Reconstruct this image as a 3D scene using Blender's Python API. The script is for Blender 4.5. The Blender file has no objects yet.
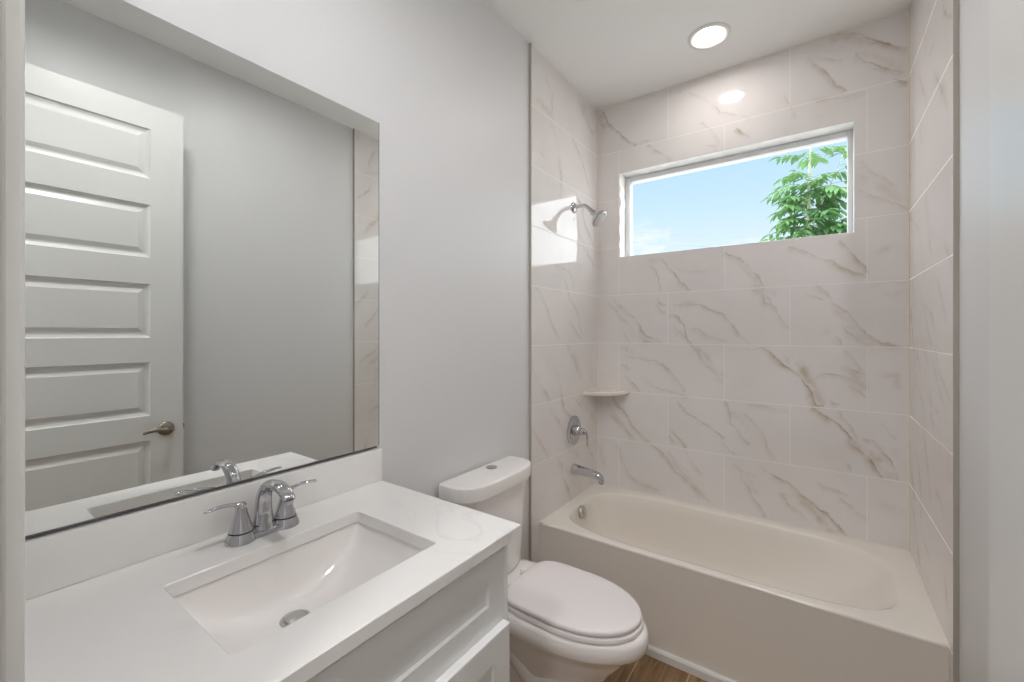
import bpy, bmesh, math, random
import numpy as np
from mathutils import Vector, Matrix

sc = bpy.context.scene
COL = sc.collection
PI = math.pi

# ------------------------------------------------------------------ camera
CAM_H = 1.424
cam = bpy.data.cameras.new('camera')
cam.sensor_width = 36.0
cam.lens = 428.0 / 1024.0 * 36.0
cam.shift_y = -8.56 / 1024.0
cam.clip_start = 0.01
cam.clip_end = 500
cam_ob = bpy.data.objects.new('camera', cam)
COL.objects.link(cam_ob)
cam_ob.location = (0, 0, CAM_H)
cam_ob.rotation_euler = (PI / 2, 0, math.radians(35.52))
sc.camera = cam_ob

# ------------------------------------------------------------------ exposure
sc.view_settings.view_transform = 'Standard'
sc.view_settings.look = 'None'
sc.view_settings.exposure = 0.0
sc.view_settings.gamma = 1.0
sc.view_settings.use_curve_mapping = False
sc.cycles.max_bounces = 14
sc.cycles.diffuse_bounces = 8
sc.cycles.glossy_bounces = 8
sc.cycles.transmission_bounces = 8
sc.cycles.transparent_max_bounces = 12
sc.cycles.caustics_reflective = False
sc.cycles.caustics_refractive = False
sc.cycles.use_denoising = True

# light levels (room and hall lights are added fill; all are built further down)
TUB_LIGHT, TUB_COL = 62.0, (1.0, 0.945, 0.92)
ROOM_FILL, ROOM_COL = 130.0, (0.99, 0.985, 1.0)
HALL_FILL, HALL_COL = 172.0, (0.99, 0.985, 1.0)
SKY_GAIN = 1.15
SUN_W = 2.8


def lin(r, g, b):
    def f(c):
        c /= 255.0
        return c / 12.92 if c <= 0.04045 else ((c + 0.055) / 1.055) ** 2.4
    return (f(r), f(g), f(b), 1.0)


# ------------------------------------------------------------------ sky
world = bpy.data.worlds.new('sky')
sc.world = world
world.use_nodes = True
nt = world.node_tree
nt.nodes.clear()
n_out = nt.nodes.new('ShaderNodeOutputWorld')
n_bg = nt.nodes.new('ShaderNodeBackground')
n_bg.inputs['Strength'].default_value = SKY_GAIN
n_tc = nt.nodes.new('ShaderNodeTexCoord')
n_sep = nt.nodes.new('ShaderNodeSeparateXYZ')
nt.links.new(n_tc.outputs['Generated'], n_sep.inputs[0])
n_ramp = nt.nodes.new('ShaderNodeValToRGB')
cr = n_ramp.color_ramp
cr.elements[0].position = 0.0
cr.elements[0].color = lin(226, 238, 250)
cr.elements[1].position = 1.0
cr.elements[1].color = lin(120, 175, 235)
for p, c in ((0.17, (222, 237, 251)), (0.25, (203, 229, 252)), (0.34, (188, 221, 252)), (0.42, (182, 216, 250))):
    e = cr.elements.new(p)
    e.color = lin(*c)
nt.links.new(n_sep.outputs['Z'], n_ramp.inputs[0])
n_map = nt.nodes.new('ShaderNodeMapping')
n_map.inputs['Scale'].default_value = (4.0, 4.0, 11.0)
n_map.inputs['Location'].default_value = (1.3, 0.4, 0.2)
nt.links.new(n_tc.outputs['Generated'], n_map.inputs[0])
n_noise = nt.nodes.new('ShaderNodeTexNoise')
n_noise.inputs['Scale'].default_value = 1.6
n_noise.inputs['Detail'].default_value = 7
n_noise.inputs['Roughness'].default_value = 0.6
nt.links.new(n_map.outputs[0], n_noise.inputs['Vector'])
n_cr2 = nt.nodes.new('ShaderNodeValToRGB')
n_cr2.color_ramp.elements[0].position = 0.54
n_cr2.color_ramp.elements[0].color = (0, 0, 0, 1)
n_cr2.color_ramp.elements[1].position = 0.72
n_cr2.color_ramp.elements[1].color = (1, 1, 1, 1)
nt.links.new(n_noise.outputs['Fac'], n_cr2.inputs[0])
n_mix = nt.nodes.new('ShaderNodeMixRGB')
n_mix.inputs['Color2'].default_value = lin(250, 251, 253)
# the sky is brighter, with sunlit haze, towards the right of the window
n_side = nt.nodes.new('ShaderNodeMapRange')
n_side.interpolation_type = 'SMOOTHSTEP'
n_side.inputs['From Min'].default_value = 0.16
n_side.inputs['From Max'].default_value = 0.42
nt.links.new(n_sep.outputs['X'], n_side.inputs['Value'])
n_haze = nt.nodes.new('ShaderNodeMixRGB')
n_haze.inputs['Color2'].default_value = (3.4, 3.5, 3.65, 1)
n_high = nt.nodes.new('ShaderNodeMapRange'); n_high.interpolation_type = 'SMOOTHSTEP'  # sky overhead and far left, out of view, brightened to fill the right wall
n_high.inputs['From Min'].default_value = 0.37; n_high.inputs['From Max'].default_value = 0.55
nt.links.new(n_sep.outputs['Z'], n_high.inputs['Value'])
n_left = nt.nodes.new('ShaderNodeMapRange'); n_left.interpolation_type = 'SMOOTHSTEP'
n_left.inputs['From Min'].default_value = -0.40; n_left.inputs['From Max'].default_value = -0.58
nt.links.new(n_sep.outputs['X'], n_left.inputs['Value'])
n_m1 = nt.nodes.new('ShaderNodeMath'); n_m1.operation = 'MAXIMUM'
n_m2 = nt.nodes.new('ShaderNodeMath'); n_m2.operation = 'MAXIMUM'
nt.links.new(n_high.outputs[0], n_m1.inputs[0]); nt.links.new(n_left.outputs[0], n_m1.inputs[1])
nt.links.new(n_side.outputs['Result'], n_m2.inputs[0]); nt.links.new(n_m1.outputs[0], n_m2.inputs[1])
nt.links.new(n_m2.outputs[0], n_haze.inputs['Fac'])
n_lo = nt.nodes.new('ShaderNodeMapRange'); n_lo.interpolation_type = 'SMOOTHSTEP'
n_lo.inputs['From Min'].default_value = 0.27; n_lo.inputs['From Max'].default_value = 0.19
nt.links.new(n_sep.outputs['Z'], n_lo.inputs['Value'])
n_rt = nt.nodes.new('ShaderNodeMapRange'); n_rt.interpolation_type = 'SMOOTHSTEP'
n_rt.inputs['From Min'].default_value = -0.06; n_rt.inputs['From Max'].default_value = 0.02
nt.links.new(n_sep.outputs['X'], n_rt.inputs['Value'])
n_max = nt.nodes.new('ShaderNodeMath'); n_max.operation = 'MAXIMUM'
nt.links.new(n_lo.outputs[0], n_max.inputs[0]); nt.links.new(n_rt.outputs[0], n_max.inputs[1])
n_cm = nt.nodes.new('ShaderNodeMath'); n_cm.operation = 'MULTIPLY'
nt.links.new(n_cr2.outputs[0], n_cm.inputs[0]); nt.links.new(n_max.outputs[0], n_cm.inputs[1])
nt.links.new(n_cm.outputs[0], n_mix.inputs['Fac'])
nt.links.new(n_ramp.outputs[0], n_mix.inputs['Color1'])
nt.links.new(n_mix.outputs[0], n_haze.inputs['Color1'])
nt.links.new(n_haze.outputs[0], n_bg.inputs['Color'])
nt.links.new(n_bg.outputs[0], n_out.inputs['Surface'])

# ------------------------------------------------------------------ sun (outdoors, behind the house)
sun = bpy.data.lights.new('sun', 'SUN')
sun.energy = SUN_W
sun.angle = math.radians(0.6)
sun.color = (1.0, 0.96, 0.9)
sun_ob = bpy.data.objects.new('sun', sun)
COL.objects.link(sun_ob)
sun_ob.rotation_euler = (math.radians(48), 0, math.radians(-25))
sun_ob.location = (0, -3, 8)

# ------------------------------------------------------------------ sizes taken from the photograph (metres)
XL, XR = -1.174, 0.336          # faces of the side tiles
XWL, XWR = -1.186, 0.348        # painted side walls
YB = 2.612                      # face of the back tiles
YT = 1.828                      # front edge of the side tiles
ZC = 2.883                      # ceiling
RIM = 0.441                     # tub rim
ZCT = 0.938                     # countertop
YF = 0.040                      # inner face of the entrance wall
WIN = (-1.030, 0.143, 1.902, 2.434)
TUB_Y = 1.888


# ------------------------------------------------------------------ helpers
def link(o):
    COL.objects.link(o)
    return o


def tag(o, label=None, cat=None, group=None, kind=None):
    if label: o['label'] = label
    if cat: o['category'] = cat
    if group: o['group'] = group
    if kind: o['kind'] = kind
    return o


def empty(name, loc, label, cat, group=None):
    o = bpy.data.objects.new(name, None)
    o.empty_display_size = 0.05
    o.location = loc
    link(o)
    return tag(o, label, cat, group)


def smooth_by_angle(me, deg=40):
    for p in me.polygons:
        p.use_smooth = True
    try:
        me.set_sharp_from_angle(angle=math.radians(deg))
    except Exception:
        pass


def obj(name, bm, mats, parent=None, smooth=40, fix=True):
    """bmesh (world coordinates) -> one mesh object, kept in place under its parent"""
    if fix:
        bmesh.ops.recalc_face_normals(bm, faces=bm.faces)
    me = bpy.data.meshes.new(name)
    bm.to_mesh(me)
    bm.free()
    if not isinstance(mats, (list, tuple)):
        mats = [mats]
    for m in mats:
        me.materials.append(m)
    if smooth:
        smooth_by_angle(me, smooth)
    o = bpy.data.objects.new(name, me)
    link(o)
    if parent is not None:
        o.parent = parent
        o.matrix_parent_inverse = parent_world(parent).inverted()
    return o


def parent_world(p):
    m = Matrix.Translation(p.location) @ p.rotation_euler.to_matrix().to_4x4()
    if p.parent is not None:
        m = parent_world(p.parent) @ p.matrix_parent_inverse @ m
    return m


def structure(name, bm, mats, smooth=0):
    return tag(obj(name, bm, mats, smooth=smooth), kind='structure')


def box(bm, x0, x1, y0, y1, z0, z1, bevel=0.0, seg=2, mat=0):
    vs = [bm.verts.new((x, y, z)) for x in (x0, x1) for y in (y0, y1) for z in (z0, z1)]
    q = [(0, 1, 3, 2), (4, 6, 7, 5), (0, 4, 5, 1), (2, 3, 7, 6), (0, 2, 6, 4), (1, 5, 7, 3)]
    fs = [bm.faces.new([vs[i] for i in f]) for f in q]
    for f in fs:
        f.material_index = mat
    if bevel > 0:
        es = list({e for f in fs for e in f.edges})
        r = bmesh.ops.bevel(bm, geom=es, offset=bevel, segments=seg, profile=0.5, affect='EDGES')
        for f in r['faces']:
            f.material_index = mat
    return vs


def loft(bm, loops, cap0=True, cap1=True, closed=True, mat=0):
    rows = [[bm.verts.new(p) for p in l] for l in loops]
    n = len(rows[0])
    for a, b in zip(rows[:-1], rows[1:]):
        for i in range(n if closed else n - 1):
            j = (i + 1) % n
            f = bm.faces.new((a[i], a[j], b[j], b[i]))
            f.material_index = mat
    if cap0:
        bm.faces.new(list(reversed(rows[0]))).material_index = mat
    if cap1:
        bm.faces.new(rows[-1]).material_index = mat
    return rows


def lathe(bm, prof, origin, axis='z', n=40, cap=True, mat=0):
    """prof: list of (radius, height along the axis)"""
    loops = []
    ox, oy, oz = origin
    for r, h in prof:
        l = []
        for k in range(n):
            a = 2 * PI * k / n
            c, s = r * math.cos(a), r * math.sin(a)
            if axis == 'z': l.append((ox + c, oy + s, oz + h))
            elif axis == 'x': l.append((ox + h, oy + c, oz + s))
            else: l.append((ox + s, oy + h, oz + c))
        loops.append(l)
    loft(bm, loops, cap, cap, mat=mat)


def spline(pts, n):
    """Catmull-Rom through pts (tuples of any length), n samples per span"""
    P = [np.array(p, float) for p in pts]
    P = [2 * P[0] - P[1]] + P + [2 * P[-1] - P[-2]]
    out = []
    for i in range(1, len(P) - 2):
        for k in range(n):
            t = k / n
            a, b, c, d = P[i - 1], P[i], P[i + 1], P[i + 2]
            out.append(0.5 * ((2 * b) + (c - a) * t + (2 * a - 5 * b + 4 * c - d) * t * t + (3 * b - a - 3 * c + d) * t ** 3))
    out.append(P[-2])
    return out


def tube(bm, pts, n=20, side=None, mat=0, cap=True):
    """pts: (x, y, z, r_side, r_up) along a path; side: fixed sideways direction of the section"""
    pts = [tuple(p) + ((p[3],) if len(p) == 4 else ()) for p in pts]
    loops = []
    ref = None
    for i, p in enumerate(pts):
        a = Vector(pts[max(i - 1, 0)][:3])
        b = Vector(pts[min(i + 1, len(pts) - 1)][:3])
        t = (b - a).normalized()
        if side is not None:
            s = Vector(side)
        elif ref is None:
            s = Vector((0, 0, 1)) if abs(t.z) < 0.9 else Vector((0, 1, 0))
        else:
            s = ref
        s = (s - t * s.dot(t)).normalized()
        ref = s
        u = t.cross(s)
        c = Vector(p[:3])
        loops.append([tuple(c + s * (p[3] * math.cos(2 * PI * k / n)) + u * (p[4] * math.sin(2 * PI * k / n))) for k in range(n)])
    loft(bm, loops, cap, cap, mat=mat)


# ------------------------------------------------------------------ materials
def mat(name, col, rough=0.5, metal=0.0, coat=0.0, ior=1.45, spec=0.5):
    m = bpy.data.materials.new(name)
    m.use_nodes = True
    b = m.node_tree.nodes['Principled BSDF']
    b.inputs['Base Color'].default_value = col
    b.inputs['Roughness'].default_value = rough
    b.inputs['Metallic'].default_value = metal
    b.inputs['IOR'].default_value = ior
    b.inputs['Specular IOR Level'].default_value = spec
    b.inputs['Coat Weight'].default_value = coat
    b.inputs['Coat Roughness'].default_value = 0.03
    return m


def bsdf(m):
    return m.node_tree.nodes['Principled BSDF']


def add_bump(m, scale, dist, strength=0.2):
    nt = m.node_tree
    tc = nt.nodes.new('ShaderNodeTexCoord')
    nz = nt.nodes.new('ShaderNodeTexNoise')
    nz.inputs['Scale'].default_value = scale
    nz.inputs['Detail'].default_value = 3
    bp = nt.nodes.new('ShaderNodeBump')
    bp.inputs['Strength'].default_value = strength
    bp.inputs['Distance'].default_value = dist
    nt.links.new(tc.outputs['Object'], nz.inputs['Vector'])
    nt.links.new(nz.outputs['Fac'], bp.inputs['Height'])
    nt.links.new(bp.outputs[0], bsdf(m).inputs['Normal'])


M = {}
M['paint'] = mat('wall_paint', lin(218, 218, 218), 0.42)
add_bump(M['paint'], 180, 0.0006, 0.15)
M['ceiling'] = mat('ceiling_paint', lin(241, 241, 239), 0.8)
add_bump(M['ceiling'], 140, 0.001, 0.25)
M['trim'] = mat('trim_paint', lin(226, 225, 221), 0.35)
M['door'] = mat('door_paint', lin(219, 219, 216), 0.28)
M['ceramic'] = mat('white_ceramic', lin(238, 234, 231), 0.08, ior=1.5, coat=0.3)
M['seat'] = mat('seat_plastic', lin(236, 230, 229), 0.22)
M['acrylic'] = mat('tub_acrylic', lin(234, 228, 219), 0.12, ior=1.5)
M['chrome'] = mat('chrome', (0.56, 0.56, 0.585, 1), 0.05, 1.0)
M['dark'] = mat('dark_gap', lin(40, 38, 36), 0.5)
M['brushed'] = mat('brushed_nickel', (0.50, 0.49, 0.48, 1), 0.3, 0.9)
M['nickel'] = mat('aged_nickel', (0.33, 0.29, 0.24, 1), 0.28, 1.0)
M['trim_metal'] = mat('tile_edge_metal', (0.44, 0.415, 0.365, 1), 0.45, 0.1)
M['mirror'] = mat('mirror_silver', (0.855, 0.875, 0.855, 1), 0.0, 1.0)
M['mirror_edge'] = mat('mirror_edge', (0.40, 0.45, 0.43, 1), 0.2, 0.7)
M['channel'] = mat('mirror_channel', (0.16, 0.16, 0.16, 1), 0.35, 0.9)
M['cabinet'] = mat('cabinet_lacquer', lin(228, 228, 227), 0.35)
M['vinyl'] = mat('window_vinyl', lin(232, 234, 236), 0.35)
M['stucco'] = mat('stucco', lin(205, 196, 180), 0.9)
M['shelf'] = mat('shelf_stone', lin(226, 219, 208), 0.15)
M['caulk_line'] = mat('cream_caulk', lin(232, 222, 206), 0.6)
M['wire'] = mat('wire', lin(120, 140, 158), 0.8)
M['bark'] = mat('young_bark', lin(176, 182, 158), 0.8)


def quartz():
    m = mat('white_quartz', lin(236, 234, 231), 0.08, ior=1.52)
    nt = m.node_tree
    tc = nt.nodes.new('ShaderNodeTexCoord')
    nz = nt.nodes.new('ShaderNodeTexNoise')
    nz.inputs['Scale'].default_value = 3.2
    nz.inputs['Detail'].default_value = 6
    nz.inputs['Distortion'].default_value = 1.1
    nt.links.new(tc.outputs['Object'], nz.inputs['Vector'])
    s = nt.nodes.new('ShaderNodeMath'); s.operation = 'SUBTRACT'; s.inputs[1].default_value = 0.5
    a = nt.nodes.new('ShaderNodeMath'); a.operation = 'ABSOLUTE'
    nt.links.new(nz.outputs['Fac'], s.inputs[0]); nt.links.new(s.outputs[0], a.inputs[0])
    r = nt.nodes.new('ShaderNodeValToRGB')
    r.color_ramp.elements[0].position = 0.0; r.color_ramp.elements[0].color = (1, 1, 1, 1)
    r.color_ramp.elements[1].position = 0.03; r.color_ramp.elements[1].color = (0, 0, 0, 1)
    nt.links.new(a.outputs[0], r.inputs[0])
    n2 = nt.nodes.new('ShaderNodeTexNoise'); n2.inputs['Scale'].default_value = 2.3
    nt.links.new(tc.outputs['Object'], n2.inputs['Vector'])
    r2 = nt.nodes.new('ShaderNodeValToRGB')
    r2.color_ramp.elements[0].position = 0.45; r2.color_ramp.elements[1].position = 0.7
    nt.links.new(n2.outputs['Fac'], r2.inputs[0])
    mu = nt.nodes.new('ShaderNodeMath'); mu.operation = 'MULTIPLY'
    nt.links.new(r.outputs[0], mu.inputs[0]); nt.links.new(r2.outputs[0], mu.inputs[1])
    mx = nt.nodes.new('ShaderNodeMixRGB')
    mx.inputs['Color1'].default_value = lin(236, 234, 231)
    mx.inputs['Color2'].default_value = lin(223, 221, 220)
    nt.links.new(mu.outputs[0], mx.inputs['Fac'])
    nt.links.new(mx.outputs[0], bsdf(m).inputs['Base Color'])
    return m


M['quartz'] = quartz()


def marble_tile(name, axis, joint, width=0.61):
    """glazed marble-look tile: grout joints from object coordinates, veins from the mesh's own 'vein' and 'smoke' values"""
    m = mat(name, lin(226, 221, 216), 0.05, ior=1.62)
    nt = m.node_tree
    tc = nt.nodes.new('ShaderNodeTexCoord')
    sp = nt.nodes.new('ShaderNodeSeparateXYZ')
    nt.links.new(tc.outputs['Object'], sp.inputs[0])
    ax = nt.nodes.new('ShaderNodeMath'); ax.operation = 'SUBTRACT'; ax.inputs[1].default_value = joint - 6.1
    az = nt.nodes.new('ShaderNodeMath'); az.operation = 'SUBTRACT'; az.inputs[1].default_value = RIM - 6.1
    nt.links.new(sp.outputs['X' if axis == 'x' else 'Y'], ax.inputs[0])
    nt.links.new(sp.outputs['Z'], az.inputs[0])
    cb = nt.nodes.new('ShaderNodeCombineXYZ')
    nt.links.new(ax.outputs[0], cb.inputs['X']); nt.links.new(az.outputs[0], cb.inputs['Y'])
    br = nt.nodes.new('ShaderNodeTexBrick')
    br.offset = 0.5; br.offset_frequency = 2; br.squash = 1.0
    br.inputs['Scale'].default_value = 1.0
    br.inputs['Brick Width'].default_value = width
    br.inputs['Row Height'].default_value = 0.305
    br.inputs['Mortar Size'].default_value = 0.0022
    br.inputs['Mortar Smooth'].default_value = 0.3
    br.inputs['Color1'].default_value = lin(226, 222, 220)
    br.inputs['Color2'].default_value = lin(230, 226, 224)
    br.inputs['Mortar'].default_value = lin(236, 231, 224)
    nt.links.new(cb.outputs[0], br.inputs['Vector'])
    # soft cloudy mottling of the glaze print
    nz = nt.nodes.new('ShaderNodeTexNoise'); nz.inputs['Scale'].default_value = 5.0; nz.inputs['Detail'].default_value = 5
    nt.links.new(tc.outputs['Object'], nz.inputs['Vector'])
    nr = nt.nodes.new('ShaderNodeValToRGB')
    nr.color_ramp.elements[0].position = 0.3; nr.color_ramp.elements[0].color = (0.955, 0.95, 0.94, 1)
    nr.color_ramp.elements[1].position = 0.65; nr.color_ramp.elements[1].color = (1, 1, 1, 1)
    nt.links.new(nz.outputs['Fac'], nr.inputs[0])
    mm = nt.nodes.new('ShaderNodeMixRGB'); mm.blend_type = 'MULTIPLY'; mm.inputs['Fac'].default_value = 1.0
    nt.links.new(br.outputs['Color'], mm.inputs['Color1']); nt.links.new(nr.outputs[0], mm.inputs['Color2'])
    # veins and smoke
    def attr(n):
        a = nt.nodes.new('ShaderNodeAttribute'); a.attribute_name = n
        return a.outputs['Fac']
    inv = nt.nodes.new('ShaderNodeMath'); inv.operation = 'SUBTRACT'; inv.inputs[0].default_value = 1.0
    nt.links.new(br.outputs['Fac'], inv.inputs[1])
    last = mm.outputs[0]
    for an, c in (('smoke', lin(178, 162, 134)), ('vein', lin(146, 128, 102))):
        k = nt.nodes.new('ShaderNodeMath'); k.operation = 'MULTIPLY'; k.use_clamp = True
        nt.links.new(attr(an), k.inputs[0]); nt.links.new(inv.outputs[0], k.inputs[1])
        mx = nt.nodes.new('ShaderNodeMixRGB')
        mx.inputs['Color2'].default_value = c
        nt.links.new(k.outputs[0], mx.inputs['Fac']); nt.links.new(last, mx.inputs['Color1'])
        last = mx.outputs[0]
    nt.links.new(last, bsdf(m).inputs['Base Color'])
    ro = nt.nodes.new('ShaderNodeMath'); ro.operation = 'MULTIPLY_ADD'
    ro.inputs[1].default_value = 0.6; ro.inputs[2].default_value = 0.045
    nt.links.new(br.outputs['Fac'], ro.inputs[0])
    nt.links.new(ro.outputs[0], bsdf(m).inputs['Roughness'])
    bp = nt.nodes.new('ShaderNodeBump'); bp.inputs['Strength'].default_value = 0.35; bp.inputs['Distance'].default_value = 0.001
    bp.invert = True
    nt.links.new(br.outputs['Fac'], bp.inputs['Height'])
    nt.links.new(bp.outputs[0], bsdf(m).inputs['Normal'])
    return m


M['tile_back'] = marble_tile('marble_tile_back', 'x', -0.725)
M['tile_left'] = marble_tile('marble_tile_left', 'y', 2.9, 3.0)
M['tile_right'] = marble_tile('marble_tile_right', 'y', 2.9, 3.0)


def reveal_mat():
    m = mat('window_reveal_tile', lin(206, 204, 202), 0.35)
    nt = m.node_tree
    tc = nt.nodes.new('ShaderNodeTexCoord')
    nz = nt.nodes.new('ShaderNodeTexNoise'); nz.inputs['Scale'].default_value = 14; nz.inputs['Detail'].default_value = 6
    nt.links.new(tc.outputs['Object'], nz.inputs['Vector'])
    r = nt.nodes.new('ShaderNodeValToRGB')
    r.color_ramp.elements[0].position = 0.35; r.color_ramp.elements[0].color = lin(212, 211, 210)
    r.color_ramp.elements[1].position = 0.7; r.color_ramp.elements[1].color = lin(232, 231, 229)
    nt.links.new(nz.outputs['Fac'], r.inputs[0]); nt.links.new(r.outputs[0], bsdf(m).inputs['Base Color'])
    return m


M['reveal'] = reveal_mat()
M['caulk'] = mat('rough_white_caulk', lin(244, 243, 240), 0.5)
add_bump(M['caulk'], 60, 0.004, 0.8)


def wood_floor():
    m = mat('wood_look_planks', lin(150, 122, 90), 0.4)
    nt = m.node_tree
    tc = nt.nodes.new('ShaderNodeTexCoord')
    sp = nt.nodes.new('ShaderNodeSeparateXYZ'); nt.links.new(tc.outputs['Object'], sp.inputs[0])
    ay = nt.nodes.new('ShaderNodeMath'); ay.operation = 'ADD'; ay.inputs[1].default_value = 12.3
    ax = nt.nodes.new('ShaderNodeMath'); ax.operation = 'ADD'; ax.inputs[1].default_value = 0.634 + 4.0
    nt.links.new(sp.outputs['Y'], ay.inputs[0]); nt.links.new(sp.outputs['X'], ax.inputs[0])
    cb = nt.nodes.new('ShaderNodeCombineXYZ')
    nt.links.new(ay.outputs[0], cb.inputs['X']); nt.links.new(ax.outputs[0], cb.inputs['Y'])
    br = nt.nodes.new('ShaderNodeTexBrick'); br.offset = 0.37; br.offset_frequency = 2
    br.inputs['Scale'].default_value = 1.0
    br.inputs['Brick Width'].default_value = 1.2
    br.inputs['Row Height'].default_value = 0.2
    br.inputs['Mortar Size'].default_value = 0.0025
    br.inputs['Mortar Smooth'].default_value = 0.2
    br.inputs['Color1'].default_value = lin(166, 136, 100)
    br.inputs['Color2'].default_value = lin(140, 110, 78)
    br.inputs['Mortar'].default_value = lin(198, 180, 152)
    nt.links.new(cb.outputs[0], br.inputs['Vector'])
    mp = nt.nodes.new('ShaderNodeMapping'); mp.inputs['Scale'].default_value = (30, 3.0, 1)
    nt.links.new(tc.outputs['Object'], mp.inputs[0])
    nz = nt.nodes.new('ShaderNodeTexNoise'); nz.inputs['Scale'].default_value = 1.4; nz.inputs['Detail'].default_value = 8; nz.inputs['Distortion'].default_value = 1.2
    nt.links.new(mp.outputs[0], nz.inputs['Vector'])
    r = nt.nodes.new('ShaderNodeValToRGB')
    r.color_ramp.elements[0].position = 0.3; r.color_ramp.elements[0].color = (0.40, 0.36, 0.31, 1)
    r.color_ramp.elements[1].position = 0.7; r.color_ramp.elements[1].color = (1.12, 1.1, 1.06, 1)
    nt.links.new(nz.outputs['Fac'], r.inputs[0])
    mx = nt.nodes.new('ShaderNodeMixRGB'); mx.blend_type = 'MULTIPLY'; mx.inputs['Fac'].default_value = 0.8
    nt.links.new(br.outputs['Color'], mx.inputs['Color1']); nt.links.new(r.outputs[0], mx.inputs['Color2'])
    m2 = nt.nodes.new('ShaderNodeMixRGB'); m2.inputs['Color2'].default_value = lin(190, 172, 146)
    nt.links.new(br.outputs['Fac'], m2.inputs['Fac']); nt.links.new(mx.outputs[0], m2.inputs['Color1'])
    nt.links.new(m2.outputs[0], bsdf(m).inputs['Base Color'])
    return m


M['floor'] = wood_floor()


def glass():
    m = bpy.data.materials.new('window_glass')
    m.use_nodes = True
    nt = m.node_tree
    nt.nodes.clear()
    o = nt.nodes.new('ShaderNodeOutputMaterial')
    t = nt.nodes.new('ShaderNodeBsdfTransparent'); t.inputs[0].default_value = (0.97, 0.985, 0.98, 1)
    g = nt.nodes.new('ShaderNodeBsdfGlossy'); g.inputs['Roughness'].default_value = 0.0
    f = nt.nodes.new('ShaderNodeFresnel'); f.inputs['IOR'].default_value = 1.02
    mx = nt.nodes.new('ShaderNodeMixShader')
    nt.links.new(f.outputs[0], mx.inputs[0]); nt.links.new(t.outputs[0], mx.inputs[1]); nt.links.new(g.outputs[0], mx.inputs[2])
    nt.links.new(mx.outputs[0], o.inputs[0])
    return m


M['glass'] = glass()


def emitter(name, col, strength):
    m = bpy.data.materials.new(name)
    m.use_nodes = True
    nt = m.node_tree
    nt.nodes.clear()
    o = nt.nodes.new('ShaderNodeOutputMaterial')
    e = nt.nodes.new('ShaderNodeEmission')
    e.inputs['Color'].default_value = (*col, 1); e.inputs['Strength'].default_value = strength
    nt.links.new(e.outputs[0], o.inputs[0])
    return m


M['tub_lamp'] = emitter('lamp_over_tub', TUB_COL, TUB_LIGHT)


def soften_rim(m, cx_, cy_, r, strength):
    """the light fades in the last millimetres of the diffuser, as an edge lit panel does"""
    nt = m.node_tree
    em = [n for n in nt.nodes if n.type == 'EMISSION'][0]
    tc = nt.nodes.new('ShaderNodeTexCoord')
    sub = nt.nodes.new('ShaderNodeVectorMath'); sub.operation = 'SUBTRACT'; sub.inputs[1].default_value = (cx_, cy_, ZC)
    ln = nt.nodes.new('ShaderNodeVectorMath'); ln.operation = 'LENGTH'
    mr = nt.nodes.new('ShaderNodeMapRange')
    mr.inputs['From Min'].default_value = r * 0.86; mr.inputs['From Max'].default_value = r
    mr.inputs['To Min'].default_value = 1.0; mr.inputs['To Max'].default_value = 0.0
    pw = nt.nodes.new('ShaderNodeMath'); pw.operation = 'POWER'; pw.inputs[1].default_value = 1.6
    ma = nt.nodes.new('ShaderNodeMath'); ma.operation = 'MULTIPLY_ADD'
    ma.inputs[1].default_value = strength; ma.inputs[2].default_value = 1.15
    nt.links.new(tc.outputs['Object'], sub.inputs[0]); nt.links.new(sub.outputs[0], ln.inputs[0])
    nt.links.new(ln.outputs['Value'], mr.inputs['Value']); nt.links.new(mr.outputs[0], pw.inputs[0])
    nt.links.new(pw.outputs[0], ma.inputs[0]); nt.links.new(ma.outputs[0], em.inputs['Strength'])


soften_rim(M['tub_lamp'], -0.435, 2.278, 0.098 * 0.695, TUB_LIGHT * 1.18)
M['room_fill'] = emitter('added_fill_in_room', ROOM_COL, ROOM_FILL)  # this and the next two emitters are added fill, not known fixtures
M['toilet_fill'] = emitter('added_fill_before_toilet', ROOM_COL, ROOM_FILL * 0.55)
M['hall_fill'] = emitter('added_fill_in_hall', HALL_COL, HALL_FILL)


def leaf_mat():
    m = mat('green_leaf', lin(92, 140, 76), 0.45)
    nt = m.node_tree
    oi = nt.nodes.new('ShaderNodeAttribute'); oi.attribute_name = 'tone'
    r = nt.nodes.new('ShaderNodeValToRGB')
    r.color_ramp.elements[0].color = lin(58, 96, 68)
    r.color_ramp.elements[1].color = lin(112, 150, 100)
    nt.links.new(oi.outputs['Fac'], r.inputs[0])
    nt.links.new(r.outputs[0], bsdf(m).inputs['Base Color'])
    tr = nt.nodes.new('ShaderNodeBsdfTranslucent'); tr.inputs[0].default_value = lin(120, 170, 90)
    mx = nt.nodes.new('ShaderNodeMixShader'); mx.inputs[0].default_value = 0.25
    nt.links.new(bsdf(m).outputs[0], mx.inputs[1]); nt.links.new(tr.outputs[0], mx.inputs[2])
    nt.links.new(mx.outputs[0], nt.nodes['Material Output'].inputs['Surface'])
    return m


M['leaf'] = leaf_mat()


M['lawn'] = mat('pale_paving', lin(196, 194, 190), 0.9)
add_bump(M['lawn'], 30, 0.01, 0.5)

# ------------------------------------------------------------------ veins of the tiles: traced as polylines on the tile plane
F_PX = 428.0
YAW = math.radians(35.52)


def to_wall(u, v, ax, val):
    """where the line of sight through a point of the photograph meets the tile plane (metres along the wall, height)"""
    k, w = (u - 512.0) / F_PX, (332.44 - v) / F_PX
    d = (-math.sin(YAW) + math.cos(YAW) * k, math.cos(YAW) + math.sin(YAW) * k, w)
    t = val / d[ax]
    return (d[1 - ax] * t, CAM_H + d[2] * t)


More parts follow.
